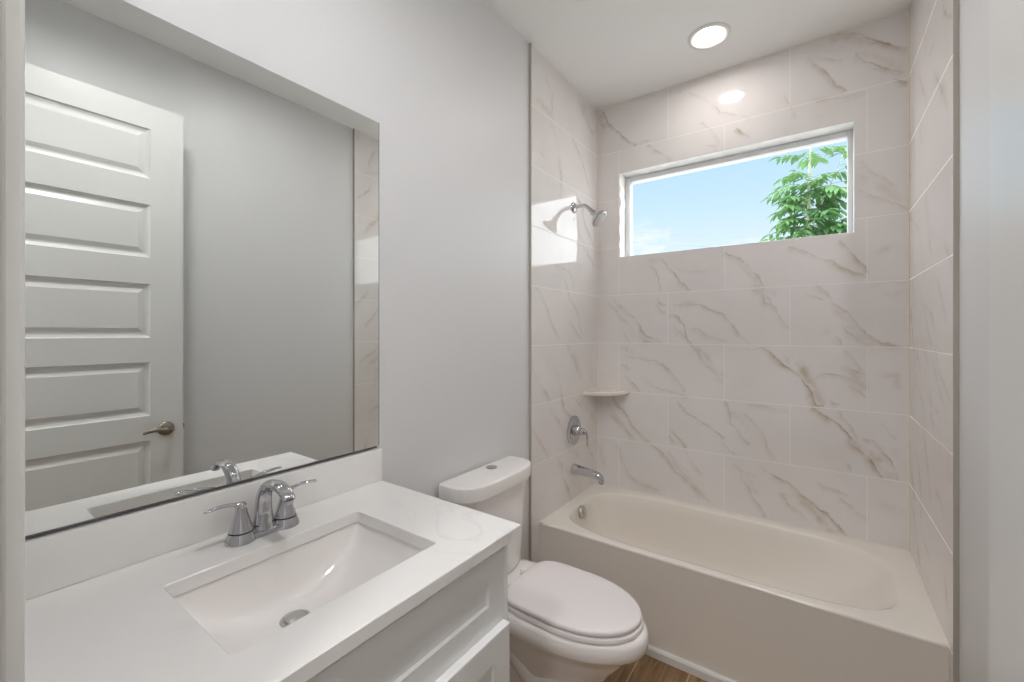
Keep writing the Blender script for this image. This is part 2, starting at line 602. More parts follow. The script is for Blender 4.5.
# per view: origin x, origin y, scale; veins: strength, width (m), smoke?, points
BACK_VIEWS = [
 ((596, 250, 6.2), [
  (.62, 3, [(410,60),(450,110),(500,170),(580,250)]), (.35, 3, [(335,80),(365,120),(385,200),(400,250)]),
  (.5, 3, [(375,290),(400,325),(430,340)]), (.3, 3, [(375,345),(410,385),(425,395)]),
  (.2, 3, [(490,110),(560,130),(660,130),(720,115),(770,125)]), (.5, 3, [(110,300),(170,360),(225,415),(260,460),(310,530),(420,575)]),
  (.3, 3, [(70,330),(130,370),(165,430)]), (.35, 3, [(160,490),(220,575)]), (.3, 3, [(265,510),(300,560),(360,570)]),
  (.5, 3, [(475,345),(560,330),(640,345),(720,365),(790,400),(850,470),(960,580)]),
  (.5, 3, [(450,400),(500,410),(545,460),(555,540),(600,590),(650,630)]), (.35, 3, [(480,470),(550,540)]),
  (.3, 3, [(570,480),(640,490),(690,530),(820,560)]), (.7, 3, [(790,15),(830,35),(890,50),(930,90),(990,165)]),
  (.4, 3, [(830,605),(990,615)]),
  (-.35, 14, [(330,65),(420,60)]), (-.3, 14, [(540,310),(620,320)]), (-.25, 16, [(150,420),(240,520)]), (-.4, 12, [(880,70),(990,200)])]),
 ((752, 240, 6.2), [
  (.7, 3, [(0,200),(40,230),(70,290)]), (.45, 3, [(0,310),(60,320),(80,390),(150,420),(180,480),(225,545)]), (.3, 3, [(70,330),(140,420)]),
  (.55, 3, [(235,45),(300,65),(370,95),(480,130),(540,170),(620,195),(700,230)]), (.6, 3, [(540,0),(590,60),(650,110),(705,160),(705,200)]),
  (.55, 3, [(405,285),(460,340),(520,410),(580,445),(650,515)]), (.35, 3, [(340,345),(420,370),(520,410)]),
  (.5, 3, [(650,515),(700,580),(770,615),(840,640),(930,660)]), (.4, 3, [(540,520),(590,570),(650,600),(700,635),(760,640)]),
  (.5, 3, [(510,600),(560,655)]), (.25, 3, [(455,540),(510,560)]), (.3, 4, [(730,285),(800,275),(880,265),(960,265)]),
  (-.25, 16, [(830,330),(900,340),(950,320)]), (-.3, 16, [(520,440),(620,540),(690,610)]), (-.3, 10, [(640,200),(700,225)]), (-.3, 12, [(0,280),(60,300),(140,330)])]),
 ((596, 340, 6.2), [
  (.5, 3, [(180,100),(280,110),(370,125),(420,155),(470,210),(510,280),(550,320)]), (.3, 3, [(170,40),(250,80),(330,110)]),
  (.4, 3, [(155,150),(190,160),(215,190)]), (.45, 3, [(180,220),(230,280),(270,325)]), (.35, 3, [(290,230),(340,280),(460,320),(570,350)]),
  (.5, 3, [(555,0),(600,40),(640,70),(660,130),(720,190),(790,270)]), (.3, 3, [(680,120),(740,190),(800,240)]),
  (.62, 3, [(105,345),(140,400),(190,470),(250,550),(300,610),(345,640)]), (.45, 3, [(75,390),(130,460),(200,560),(240,620)]),
  (.65, 3, [(500,380),(540,420),(570,460),(620,480),(680,520),(740,570),(790,610),(840,605)]),
  (.6, 3, [(450,550),(500,600),(560,670)]), (.6, 3, [(450,590),(490,650)]),
  (.45, 3, [(805,375),(825,430),(840,520),(890,580),(930,620),(960,650)]), (.4, 3, [(820,450),(900,460),(950,490),(990,530)]), (.35, 3, [(920,400),(990,400)]),
  (-.35, 18, [(40,400),(120,480),(230,600)]), (-.3, 14, [(170,60),(300,105)]), (-.3, 14, [(640,60),(720,130),(780,220)]), (-.3, 18, [(830,440),(940,560)])]),
 ((752, 340, 6.2), [
  (.35, 3, [(0,60),(70,50)]), (.95, 3, [(65,45),(120,80),(180,135),(250,190),(300,240),(355,310),(375,370),(395,410),(440,405)]),
  (-.55, 22, [(230,110),(300,190),(380,300),(420,380)]),
  (.4, 3, [(390,240),(450,210),(530,220),(600,240),(660,275),(715,315)]), (.5, 3, [(550,155),(600,180),(660,200),(715,220)]),
  (.45, 3, [(580,70),(630,110),(690,190)]), (.35, 3, [(600,280),(660,320),(710,370)]), (.4, 3, [(520,0),(560,35)]), (.4, 3, [(750,0),(850,30),(930,45)]),
  (.45, 3, [(0,405),(90,405),(150,425),(230,455)]), (.4, 3, [(0,505),(40,550),(100,640)]),
  (.9, 3, [(375,425),(430,460),(510,510),(570,570),(620,610),(660,660),(690,680)]), (.4, 3, [(545,450),(560,500),(610,540),(640,580),(690,630)]),
  (.7, 3, [(700,610),(750,630),(800,680)]), (-.45, 16, [(600,590),(690,650)]), (.25, 4, [(700,460),(780,490),(840,540),(880,620)]),
  (.3, 3, [(480,380),(540,415)]), (-.25, 14, [(800,210),(880,220),(900,280)]), (-.3, 16, [(600,190),(700,290)]), (-.25, 16, [(60,420),(190,440)])]),
 ((596, 430, 6.4), [
  (.55, 3, [(345,85),(400,125),(450,170),(500,240),(560,310),(640,380),(700,430),(760,480)]), (.3, 3, [(470,140),(540,220),(600,270)]),
  (.3, 3, [(570,140),(620,220),(680,290)]), (.25, 3, [(640,380),(680,460)]),
  (.35, 3, [(150,90),(160,180),(200,280),(270,340),(330,360),(420,390)]), (.4, 3, [(810,80),(880,160)]),
  (.4, 3, [(890,220),(960,270),(1020,300)]), (.5, 3, [(930,290),(970,360),(1020,460)]),
  (-.35, 18, [(500,200),(600,320),(690,420)]), (-.25, 22, [(260,340),(420,390)]), (-.3, 18, [(940,270),(1020,400)]), (-.25, 16, [(30,100),(60,260)])]),
 ((752, 430, 5.68), [
  (.9, 3, [(550,35),(560,70),(600,105),(650,150),(690,200),(735,280)]), (.7, 3, [(640,50),(700,80),(750,140),(800,210),(830,285)]),
  (-.5, 26, [(600,80),(700,160),(780,260)]), (.3, 3, [(550,190),(562,235)]),
  (.6, 3, [(30,200),(100,240),(160,280),(210,305)]), (.85, 3, [(210,305),(270,360),(350,420),(420,470),(500,550),(565,615)]),
  (.5, 3, [(160,350),(200,410),(250,465)]), (.3, 3, [(160,350),(220,375)]), (.3, 3, [(240,440),(310,500),(350,560)]), (-.4, 18, [(250,370),(360,470),(460,590)]),
  (.5, 3, [(380,290),(430,330),(490,350),(545,375)]), (.45, 3, [(505,390),(560,440),(610,485),(650,500)]),
  (.5, 3, [(0,375),(40,430),(80,490)]), (.35, 3, [(40,0),(80,70),(140,180)]), (-.25, 20, [(720,430),(860,460)]), (-.25, 14, [(800,120),(870,200)])]),
 ((596, 60, 5.24), [
  (.8, 3, [(35,270),(60,320),(105,370),(160,415),(215,445)]), (-.55, 16, [(30,290),(45,350)]),
  (.55, 3, [(265,450),(310,475),(350,500),(395,525)]), (.25, 3, [(220,430),(300,415),(360,410)]),
  (.3, 3, [(430,160),(530,180),(600,220),(650,270),(720,290),(820,300)]), (.35, 3, [(550,320),(600,370),(650,440)]), (.25, 3, [(575,450),(640,460)]),
  (.6, 3, [(735,355),(770,385),(810,400)]), (.15, 4, [(20,460),(80,470),(200,465)]), (-.2, 18, [(40,380),(160,460)])]),
 ((752, 0, 5.24), [
  (.55, 3, [(400,200),(450,215)]), (.4, 3, [(400,190),(460,175),(550,180),(610,200)]), (.85, 3, [(610,200),(680,230),(760,245),(825,258)]),
  (.6, 3, [(555,280),(590,320),(650,350),(730,360),(800,370)]), (.6, 3, [(300,300),(340,350),(410,410),(450,455),(500,470)]),
  (.4, 3, [(320,295),(400,305),(480,312)]), (.2, 3, [(150,265),(300,268),(450,270)]), (.65, 3, [(745,415),(790,430),(825,435)]),
  (.35, 4, [(340,530),(420,510),(500,500),(600,495)]), (.3, 3, [(170,500),(210,560),(235,620)]), (.25, 3, [(310,600),(380,620)]),
  (-.25, 16, [(400,190),(560,210),(800,270)]), (-.2, 16, [(590,290),(780,350)]), (-.2, 14, [(320,520),(560,510)])]),
 ((850, 110, 3.79), [
  (.35, 3, [(35,185),(80,230),(130,260),(180,300)]), (.4, 3, [(40,310),(100,330),(160,350),(220,380)]), (-.2, 22, [(40,250),(200,340)]), (-.2, 20, [(90,540),(200,500)])]),
]
LEFT_VIEWS = [
 ((525, 40, 4.2625), [
  (.3, 3, [(90,150),(120,230),(110,340),(150,470)]), (.35, 3, [(40,250),(90,290),(120,380)]), (.5, 3, [(225,240),(250,310),(290,400)]),
  (.45, 3, [(205,415),(235,490),(260,570),(285,670)]), (.35, 3, [(50,450),(100,520)]), (-.3, 24, [(235,240),(260,300)]), (-.2, 24, [(60,260),(110,330)])]),
 ((525, 190, 4.2625), [
  (.45, 3, [(245,235),(270,280),(295,320)]), (.35, 3, [(130,320),(190,350),(215,410)]), (.45, 3, [(75,460),(115,560),(145,640)]), (.3, 3, [(40,400),(80,470)]), (.3, 3, [(190,560),(240,640)])]),
 ((525, 340, 4.2625), [
  (.55, 3, [(25,110),(60,190),(110,260)]), (.45, 3, [(180,20),(210,90),(240,170)]), (.4, 3, [(105,290),(150,350),(180,400)]), (.45, 3, [(30,370),(70,440),(100,500)]),
  (.5, 3, [(240,400),(280,480),(300,520)]), (.3, 3, [(140,490),(160,560)]), (.4, 3, [(215,250),(250,300)]), (-.25, 24, [(190,30),(240,150)]), (-.3, 20, [(240,260),(290,330)])]),
]


def traced(views, ax, val):
    out = []
    for (x0, y0, k), vs in views:
        for s, w, pts in vs:
            out.append((s, w * 0.001, [to_wall(x0 + px / k, y0 + py / k, ax, val) for px, py in pts]))
    return out


def random_veins(seed, a0, a1, n, slope, z0=0.45, z1=2.85):
    rr = random.Random(seed)
    out = []
    for _ in range(n):
        a, z = rr.uniform(a0, a1), rr.uniform(z0, z1)
        ang = math.atan(slope) + rr.uniform(-0.45, 0.45)
        s = rr.uniform(0.25, 0.6)
        pts = []
        for k in range(rr.randint(3, 6)):
            pts.append((a, z))
            ang += rr.uniform(-0.35, 0.35)
            st = rr.uniform(0.03, 0.09)
            a += st * math.cos(ang); z += st * math.sin(ang)
        out.append((s, 0.003, pts))
        if rr.random() < 0.5:
            out.append((-s * 0.6, 0.02, pts))
    return out


def value_noise(A, Z, freq, seed):
    """smooth random field in -1..1"""
    rs = np.random.RandomState(seed)
    T = rs.uniform(-1, 1, (64, 64))
    x, y = A * freq + 31.7, Z * freq + 17.3
    xi, yi = np.floor(x).astype(int), np.floor(y).astype(int)
    u, v = x - xi, y - yi
    u, v = u * u * (3 - 2 * u), v * v * (3 - 2 * v)
    def t(i, j):
        return T[(yi + j) % 64, (xi + i) % 64]
    return (t(0, 0) * (1 - u) + t(1, 0) * u) * (1 - v) + (t(0, 1) * (1 - u) + t(1, 1) * u) * v


def vein_values(A, Z, veins, seed):
    """A, Z: arrays of wall coordinates; returns vein and smoke strengths"""
    da = 0.008 * value_noise(A, Z, 14, seed) + 0.004 * value_noise(A, Z, 38, seed + 1) + 0.0022 * value_noise(A, Z, 95, seed + 2)
    dz = 0.008 * value_noise(A, Z, 14, seed + 3) + 0.004 * value_noise(A, Z, 38, seed + 4) + 0.0022 * value_noise(A, Z, 95, seed + 5)
    a, z = A + da, Z + dz
    brk = np.clip(0.62 + 0.75 * value_noise(A, Z, 22, seed + 6) + 0.25 * value_noise(A, Z, 70, seed + 7), 0.12, 1.15)
    cloud = np.clip(0.6 + 0.8 * value_noise(A, Z, 17, seed + 8) + 0.4 * value_noise(A, Z, 55, seed + 9), 0.05, 1.3)
    side = value_noise(A, Z, 9, seed + 10)
    vein = np.zeros_like(A)
    smoke = np.zeros_like(A)
    for s, w, pts in veins:
        P = np.array(pts)
        sm = s < 0
        wmax = w * 3.2 if sm else 0.05
        lo, hi = P.min(0) - wmax - 0.02, P.max(0) + wmax + 0.02
        idx = np.nonzero((a > lo[0]) & (a < hi[0]) & (z > lo[1]) & (z < hi[1]))[0]
        if len(idx) == 0:
            continue
        pa, pz = a[idx], z[idx]
        best = np.full(len(idx), 9.0)
        par = np.zeros(len(idx))
        sgn = np.zeros(len(idx))
        n = len(P) - 1
        for i in range(n):
            d = P[i + 1] - P[i]
            L2 = max(d @ d, 1e-9)
            qa, qz = pa - P[i, 0], pz - P[i, 1]
            t = np.clip((qa * d[0] + qz * d[1]) / L2, 0, 1)
            r = np.hypot(qa - t * d[0], qz - t * d[1])
            k = r < best
            best[k] = r[k]
            par[k] = (i + t[k]) / n
            sgn[k] = (qa * d[1] - qz * d[0])[k]
        taper = 0.6 + 0.4 * np.sin(np.clip(par, 0, 1) * PI)
        inside = np.where((par > 0.002) & (par < 0.998), 1.0, np.exp(-(best / 0.004) ** 2))
        c = cloud[idx]
        if sm:
            g = -s * 1.1 * np.exp(-(best / w) ** 2) * taper * c
            smoke[idx] = np.maximum(smoke[idx], g)
        else:
            ww = 0.0021 * (0.75 + 0.75 * s) * (0.7 + 0.6 * taper)
            g = s * np.exp(-(best / ww) ** 2) * taper * brk[idx] * 0.9
            # a fainter strand running beside the main line
            off = 0.010 + 0.005 * side[idx]
            g2 = 0.42 * s * np.exp(-((best - off) / 0.0022) ** 2) * np.clip(brk[idx] - 0.35, 0, 1) * (sgn > 0) * inside * (s > 0.4)
            vein[idx] = np.maximum(vein[idx], np.maximum(g, g2))
            # smoky bleed, mostly to one side of the line
            sd = np.where(sgn > 0, 0.019, 0.007)
            smoke[idx] = np.maximum(smoke[idx], 0.6 * s * np.exp(-(best / sd) ** 2) * taper * c * inside)
    return vein, smoke


def tile_sheet(name, ax, val, a_lines, z_lines, hole, veins, seed, material, thick, flip):
    """tiled face as a fine grid (plane ax = val) with its edge returned by `thick` to the wall behind"""
    na, nz = len(a_lines), len(z_lines)
    A, Z = np.meshgrid(np.array(a_lines), np.array(z_lines))
    A, Z = A.ravel(), Z.ravel()
    co = np.zeros((na * nz, 3))
    co[:, 1 - ax] = A
    co[:, ax] = val
    co[:, 2] = Z
    i, j = np.meshgrid(np.arange(na - 1), np.arange(nz - 1))
    i, j = i.ravel(), j.ravel()
    if hole is not None:
        ca = (np.array(a_lines)[i] + np.array(a_lines)[i + 1]) / 2
        cz = (np.array(z_lines)[j] + np.array(z_lines)[j + 1]) / 2
        keep = ~((ca > hole[0]) & (ca < hole[1]) & (cz > hole[2]) & (cz < hole[3]))
        i, j = i[keep], j[keep]
    q = np.stack([j * na + i, j * na + i + 1, (j + 1) * na + i + 1, (j + 1) * na + i], 1)
    if flip:
        q = q[:, ::-1]
    me = bpy.data.meshes.new(name)
    me.from_pydata(co.tolist(), [], q.tolist())
    vein, smoke = vein_values(A, Z, veins, seed)
    for an, arr in (('vein', vein), ('smoke', smoke)):
        at = me.attributes.new(an, 'FLOAT', 'POINT')
        at.data.foreach_set('value', arr.astype(np.float32))
    me.materials.append(material)
    me.update()
    o = bpy.data.objects.new(name, me)
    link(o)
    return tag(o, kind='structure')


def lines(a, b, step, extra=()):
    pts = sorted(set([a, b] + [e for e in extra if a < e < b]))
    out = []
    for p, q in zip(pts[:-1], pts[1:]):
        n = max(1, int(math.ceil((q - p) / step)))
        out += [p + (q - p) * k / n for k in range(n)]
    return out + [pts[-1]]


# ================================================================== THE ROOM
ZO = ZC + 0.12
bm = bmesh.new(); box(bm, XWL - 0.15, XWR + 0.15, -1.9, YB + 0.2, -0.12, 0.0)
structure('floor', bm, M['floor'])
bm = bmesh.new(); box(bm, XWL - 0.15, XWR + 0.15, -1.9, YB + 0.2, ZC, ZO)
structure('ceiling', bm, M['ceiling'])
bm = bmesh.new(); box(bm, XWL - 0.15, XWL, -1.9, YB + 0.2, 0, ZC)
structure('wall_left', bm, M['paint'])
bm = bmesh.new(); box(bm, XWR, XWR + 0.15, -1.9, YB + 0.2, 0, ZC)
structure('wall_right', bm, M['paint'])

# back wall around the window opening, with its deep reveal
bm = bmesh.new()
yb0, yb1 = YB + 0.002, YB + 0.2
box(bm, XWL, WIN[0], yb0, yb1, 0, ZC)
box(bm, WIN[1], XWR, yb0, yb1, 0, ZC)
box(bm, WIN[0], WIN[1], yb0, yb1, 0, WIN[2])
box(bm, WIN[0], WIN[1], yb0, yb1, WIN[3], ZC)
structure('wall_back', bm, M['reveal'])

tile_sheet('wall_back_tiles', 1, YB, lines(XL, XR, 0.0034, (WIN[0], WIN[1])), lines(0.40, ZC, 0.0034, (WIN[2], WIN[3])), WIN,
           traced(BACK_VIEWS, 1, YB), 3, M['tile_back'], 0.002, False)
tile_sheet('wall_left_tiles', 0, XL, lines(YT - 0.014, YB, 0.006), lines(0.0, ZC, 0.006), None,
           traced(LEFT_VIEWS, 0, XL) + random_veins(5, YT, YB, 14, -1.4), 4, M['tile_left'], 0.012, False)
tile_sheet('wall_right_tiles', 0, XR, lines(YT + 0.012, YB, 0.006), lines(0.0, ZC, 0.006), None,
           random_veins(11, YT, YB, 60, 1.3), 6, M['tile_right'], 0.012, True)

# metal edge trims closing the tile edge against the painted walls
bm = bmesh.new(); box(bm, XWL, XL + 0.001, YT - 0.020, YT - 0.014, 0, ZC)
structure('trim_1', bm, M['trim_metal'])
bm = bmesh.new(); box(bm, XR - 0.001, XWR, YT + 0.006, YT + 0.012, 0, ZC)
structure('trim_2', bm, M['trim_metal'])

# pale caulk beads in the two tiled corners
bm = bmesh.new(); box(bm, XL + 0.0002, XL + 0.0045, YB - 0.0045, YB - 0.0002, RIM, ZC)
structure('trim_5', bm, M['caulk_line'])
bm = bmesh.new(); box(bm, XR - 0.0045, XR - 0.0002, YB - 0.0045, YB - 0.0002, RIM, ZC)
structure('trim_6', bm, M['caulk_line'])

# entrance wall with the doorway the photograph is taken through
DX0, DX1, DZ = -0.520, 0.212, 2.495
bm = bmesh.new()
box(bm, XWL, DX0 - 0.018, -0.09, YF, 0, ZC)
box(bm, DX1 + 0.018, XWR, -0.09, YF, 0, ZC)
box(bm, DX0 - 0.018, DX1 + 0.018, -0.09, YF, DZ + 0.018, ZC)
structure('wall_front', bm, M['paint'])
bm = bmesh.new()
box(bm, DX0 - 0.018, DX0, -0.09, YF, 0, DZ)
box(bm, DX1, DX1 + 0.018, -0.09, YF, 0, DZ)
box(bm, DX0 - 0.018, DX1 + 0.018, -0.09, YF, DZ, DZ + 0.018)
box(bm, DX0 - 0.065, DX0 - 0.004, YF, 0.0535, 0, DZ + 0.06, 0.003)
box(bm, DX0 - 0.065, DX1 + 0.065, YF, 0.0535, DZ + 0.004, DZ + 0.065, 0.003)
box(bm, DX1 + 0.004, DX1 + 0.065, YF, 0.0535, 0, DZ + 0.06, 0.003)
structure('trim_3', bm, M['trim'])
# hall behind the camera
bm = bmesh.new(); box(bm, XWL, XWR, -1.9, -1.75, 0, ZC)
structure('wall_hall', bm, M['paint'])


def baseboard(name, x0, x1, y0, y1, h=0.10):
    bm = bmesh.new(); box(bm, x0, x1, y0, y1, 0, h, 0.004)
    structure(name, bm, M['trim'])


baseboard('baseboard_left', XWL, XWL + 0.013, 0.905, YT - 0.022)
baseboard('baseboard_right', XWR - 0.013, XWR, 0.056, YT + 0.004)

# ---------------------------------------------------------------- window
w0, w1, z0, z1 = WIN
win = bpy.data.objects.new('window_1', None); link(win); win.location = ((w0 + w1) / 2, YB + 0.12, z0)
tag(win, 'wide high window with white frame in the marble tiled wall above the tub', 'window', kind='structure')
bm = bmesh.new()
fy0, fy1, fw = YB + 0.105, YB + 0.165, 0.034
box(bm, w0, w0 + fw, fy0, fy1, z0, z1, 0.003)
box(bm, w1 - fw * 0.6, w1, fy0, fy1, z0, z1, 0.003)
box(bm, w0 + fw, w1 - fw * 0.6, fy0, fy1, z0, z0 + 0.022, 0.003)
box(bm, w0 + fw, w1 - fw * 0.6, fy0, fy1, z1 - 0.030, z1, 0.003)
obj('window_frame', bm, M['vinyl'], win)
bm = bmesh.new()
box(bm, w0 + fw - 0.004, w1 - fw * 0.6 + 0.004, YB + 0.130, YB + 0.136, z0 + 0.018, z1 - 0.026)
obj('window_pane', bm, M['glass'], win, smooth=0)
# rough unfinished left edge of the reveal
bm = bmesh.new()
rr = random.Random(2)
rows = []
for k in range(37):
    z = z0 + 0.002 + (z1 - z0 - 0.004) * k / 36
    e = 0.010 + 0.004 * math.sin(k * 0.9) + rr.uniform(-0.003, 0.003) + (0.008 if 23 <= k <= 26 else 0)
    rows.append([(w0 - 0.001, YB - 0.003, z), (w0 + e * 0.7, YB - 0.002, z), (w0 + e, YB + 0.03 + rr.uniform(-.006, .006), z),
                 (w0 + e * 0.8, YB + 0.07, z), (w0 + 0.003, YB + 0.10, z), (w0 - 0.001, YB + 0.10, z)])
loft(bm, rows)
obj('reveal_caulk', bm, M['caulk'], win)

# ---------------------------------------------------------------- door leaf, open along the right wall
door = bpy.data.objects.new('door_1', None); link(door); door.location = (0.19, 0.056, 0)
tag(door, 'white five panel interior door standing open, seen in the mirror', 'door', kind='structure')
dx0, dx1, dy0, dy1, dz1 = 0.172, 0.207, 0.058, 0.771, 2.484
PAN = [(2.371, 2.151), (2.020, 1.767), (1.650, 1.389), (1.286, 1.040), (0.921, 0.21)]
PAN[4] = (0.921, 0.672)
PANELS = PAN + [(0.553, 0.21)]
PANELS = [(2.371, 2.140), (2.018, 1.772), (1.650, 1.400), (1.286, 1.036), (0.921, 0.671), (0.553, 0.230)]
py0, py1 = dy0 + 0.115, 0.645
bm = bmesh.new()
for side in (0, 1):
    xs = dx0 if side == 0 else dx1
    inw = 1 if side == 0 else -1
    ys = [dy0, py0, py1, dy1]
    zs = [0.008] + sorted([z for p in PANELS for z in p]) + [dz1]
    V = {}
    for a, y in enumerate(ys):
        for b, z in enumerate(zs):
            V[a, b] = bm.verts.new((xs, y, z))
    for a in range(3):
        for b in range(len(zs) - 1):
            if a == 1 and b % 2 == 1:
                o4 = [V[a, b], V[a + 1, b], V[a + 1, b + 1], V[a, b + 1]]
                prev = o4
                for inset, dep in ((0.004, 0.006), (0.016, 0.011), (0.024, 0.011), (0.044, 0.003)):
                    y_0, y_1, z_0, z_1 = ys[1] + inset, ys[2] - inset, zs[b] + inset, zs[b + 1] - inset
                    nx = [bm.verts.new((xs + inw * dep, y, z)) for y, z in ((y_0, z_0), (y_1, z_0), (y_1, z_1), (y_0, z_1))]
                    for k in range(4):
                        bm.faces.new((prev[k], prev[(k + 1) % 4], nx[(k + 1) % 4], nx[k]))
                    prev = nx
                bm.faces.new(prev)
            else:
                bm.faces.new((V[a, b], V[a + 1, b], V[a + 1, b + 1], V[a, b + 1]))
bm.verts.ensure_lookup_table()
c = [(dy0, 0.008), (dy1, 0.008), (dy1, dz1), (dy0, dz1)]
for k in range(4):
    (ya, za), (yb, zb) = c[k], c[(k + 1) % 4]
    bm.faces.new([bm.verts.new(p) for p in ((dx0, ya, za), (dx0, yb, zb), (dx1, yb, zb), (dx1, ya, za))])
bmesh.ops.remove_doubles(bm, verts=bm.verts, dist=1e-5)
obj('door_leaf', bm, M['door'], door, smooth=0)
for side in (0, 1):
    xs, d = (dx0, -1) if side == 0 else (dx1, 1)
    bm = bmesh.new()
    lathe(bm, [(0.033, 0), (0.033, d * 0.004), (0.028, d * 0.010), (0.014, d * 0.013), (0.011, d * 0.030), (0.012, d * 0.036), (0.0, d * 0.037)], (xs, 0.703, 0.966), 'x', 36)
    path = spline([(xs + d * 0.034, 0.703, 0.966, .0095, .008), (xs + d * 0.048, 0.690, 0.968, .0095, .007), (xs + d * 0.052, 0.660, 0.973, .009, .006),
                   (xs + d * 0.050, 0.630, 0.971, .0085, .0055), (xs + d * 0.046, 0.606, 0.963, .006, .004)], 6)
    tube(bm, path, 14, side=(0, 0, 1))
    obj('door_lever', bm, M['nickel'], door)
bm = bmesh.new(); box(bm, dx0 + 0.006, dx1 - 0.006, dy1 - 0.001, dy1 + 0.0015, 0.935, 0.995, 0.001)
box(bm, dx0 + 0.011, dx1 - 0.011, dy1, dy1 + 0.010, 0.955, 0.978, 0.002)
obj('latch_plate', bm, M['nickel'], door)
for z in (0.25, 1.25, 2.25):
    bm = bmesh.new(); lathe(bm, [(0.006, -0.045), (0.006, 0.045)], (dx1 + 0.004, dy0 - 0.003, z), 'z', 14)
    obj('hinge', bm, M['nickel'], door)

# ================================================================== VANITY
CY0, CY1 = 0.058, 0.897           # countertop along the wall
CX0, CX1 = XWL + 0.001, -0.612
SX0, SX1, SY0, SY1 = -1.020, -0.717, 0.279, 0.705   # basin cut-out

ct = empty('countertop', (-0.9, 0.48, ZCT), 'white quartz vanity countertop with faint grey veins, holding the sink and faucet', 'countertop')
bm = bmesh.new()
zt, zb = ZCT, ZCT - 0.029
O = [(CX0, CY0), (CX1, CY0), (CX1, CY1), (CX0, CY1)]
I = [(SX0, SY0), (SX1, SY0), (SX1, SY1), (SX0, SY1)]


def rounded_rect(x0, x1, y0, y1, r, n=5):
    out = []
    for cx, cy, a0 in ((x1 - r, y1 - r, 0), (x0 + r, y1 - r, 90), (x0 + r, y0 + r, 180), (x1 - r, y0 + r, 270)):
        for k in range(n + 1):
            a = math.radians(a0 + 90 * k / n)
            out.append((cx + r * math.cos(a), cy + r * math.sin(a)))
    return out


n_in = rounded_rect(SX0, SX1, SY0, SY1, 0.010)
n_out2 = rounded_rect(CX0, CX1, CY0, CY1, 0.0015)
e = 0.002


def ring(pts, z):
    return [(x, y, z) for x, y in pts]


def grow(x0, x1, y0, y1, r, d):
    return rounded_rect(x0 - d, x1 + d, y0 - d, y1 + d, r)


loft(bm, [ring(n_in, zb), ring(n_in, zt - e), ring(grow(SX0, SX1, SY0, SY1, 0.012, e), zt), ring(grow(CX0, CX1, CY0, CY1, 0.0015, -e), zt),
          ring(n_out2, zt - e), ring(n_out2, zb + e), ring(grow(CX0, CX1, CY0, CY1, 0.0015, -e), zb), ring(n_in, zb)], False, False)
bmesh.ops.remove_doubles(bm, verts=bm.verts, dist=1e-6)
obj('slab', bm, M['quartz'], ct, smooth=30)
bm = bmesh.new(); box(bm, CX0, CX0 + 0.020, CY0, CY1, ZCT + 0.0005, 1.043, 0.002)
obj('backsplash', bm, M['quartz'], ct)

# basin: a trough with steep long sides and ends that sweep up
bs = empty('sink_basin', (-0.87, 0.49, ZCT - 0.16), 'white rectangular undermount sink basin set into the quartz countertop', 'sink')
BX0, BX1, BY0, BY1 = SX0 - 0.004, SX1 + 0.012, SY0 - 0.006, SY1 + 0.006
DRX, DRY, DEP = -0.930, 0.487, 0.112


def basin_z(x, y):
    ty = (y - DRY) / ((BY1 - DRY) if y > DRY else (DRY - BY0))
    tx = (x - BX0) / (BX1 - BX0) * 2 - 1
    g = 1 - abs(ty) ** 2.1 * 0.80 - 0.20 * abs(ty) ** 16
    h = 1 - abs(tx) ** 11
    sl = 1 - 0.03 * ((x - DRX) / 0.2) ** 2
    return zb - 0.001 - DEP * max(0, g) * max(0, h) * sl


bm = bmesh.new()
nx_, ny_ = 46, 60


def ease(k, n):
    t = k / n * 2 - 1
    return (math.copysign(1 - (1 - abs(t)) ** 1.7, t) + 1) / 2


G = [[bm.verts.new((BX0 + (BX1 - BX0) * ease(i, nx_), BY0 + (BY1 - BY0) * ease(j, ny_),
      basin_z(BX0 + (BX1 - BX0) * ease(i, nx_), BY0 + (BY1 - BY0) * ease(j, ny_)))) for j in range(ny_ + 1)] for i in range(nx_ + 1)]
for i in range(nx_):
    for j in range(ny_):
        bm.faces.new((G[i][j], G[i + 1][j], G[i + 1][j + 1], G[i][j + 1]))
basin = obj('bowl', bm, M['ceramic'], bs, smooth=80, fix=False)
md = basin.modifiers.new('thickness', 'SOLIDIFY'); md.thickness = 0.012; md.offset = -1
bm = bmesh.new()
dz = basin_z(DRX, DRY)
lathe(bm, [(0.0225, -0.006), (0.0315, 0.0005), (0.030, 0.003), (0.025, 0.0035), (0.0225, 0.001), (0.021, 0.001), (0.020, 0.005), (0.012, 0.008), (0.0, 0.0085)], (DRX, DRY, dz), 'z', 40)
obj('drain_stopper', bm, M['brushed'], bs)

# cabinet
KX = -0.632                        # face of the cabinet
KY0, KY1 = 0.062, 0.868
vc = empty('vanity_cabinet', (-0.9, 0.47, 0), 'white shaker vanity cabinet under the quartz countertop', 'cabinet')
bm = bmesh.new()
box(bm, XWL + 0.002, KX - 0.0195, KY0, KY0 + 0.016, 0.10, zb - 0.001)      # sides
box(bm, XWL + 0.002, KX - 0.0005, KY1 - 0.016, KY1, 0.0, zb - 0.001, 0.001)
box(bm, XWL + 0.002, KX - 0.0195, KY0 + 0.016, KY1 - 0.016, 0.10, 0.118)
box(bm, XWL + 0.002, XWL + 0.010, KY0 + 0.016, KY1 - 0.016, 0.118, 0.72)
box(bm, KX - 0.085, KX - 0.075, KY0 + 0.016, KY1 - 0.016, 0.0, 0.10)       # toe kick board
box(bm, KX - 0.019, KX, KY0, KY0 + 0.03, 0.10, zb - 0.001)                 # face frame
box(bm, KX - 0.019, KX, KY0 + 0.03, KY1 - 0.016, 0.690, 0.712)
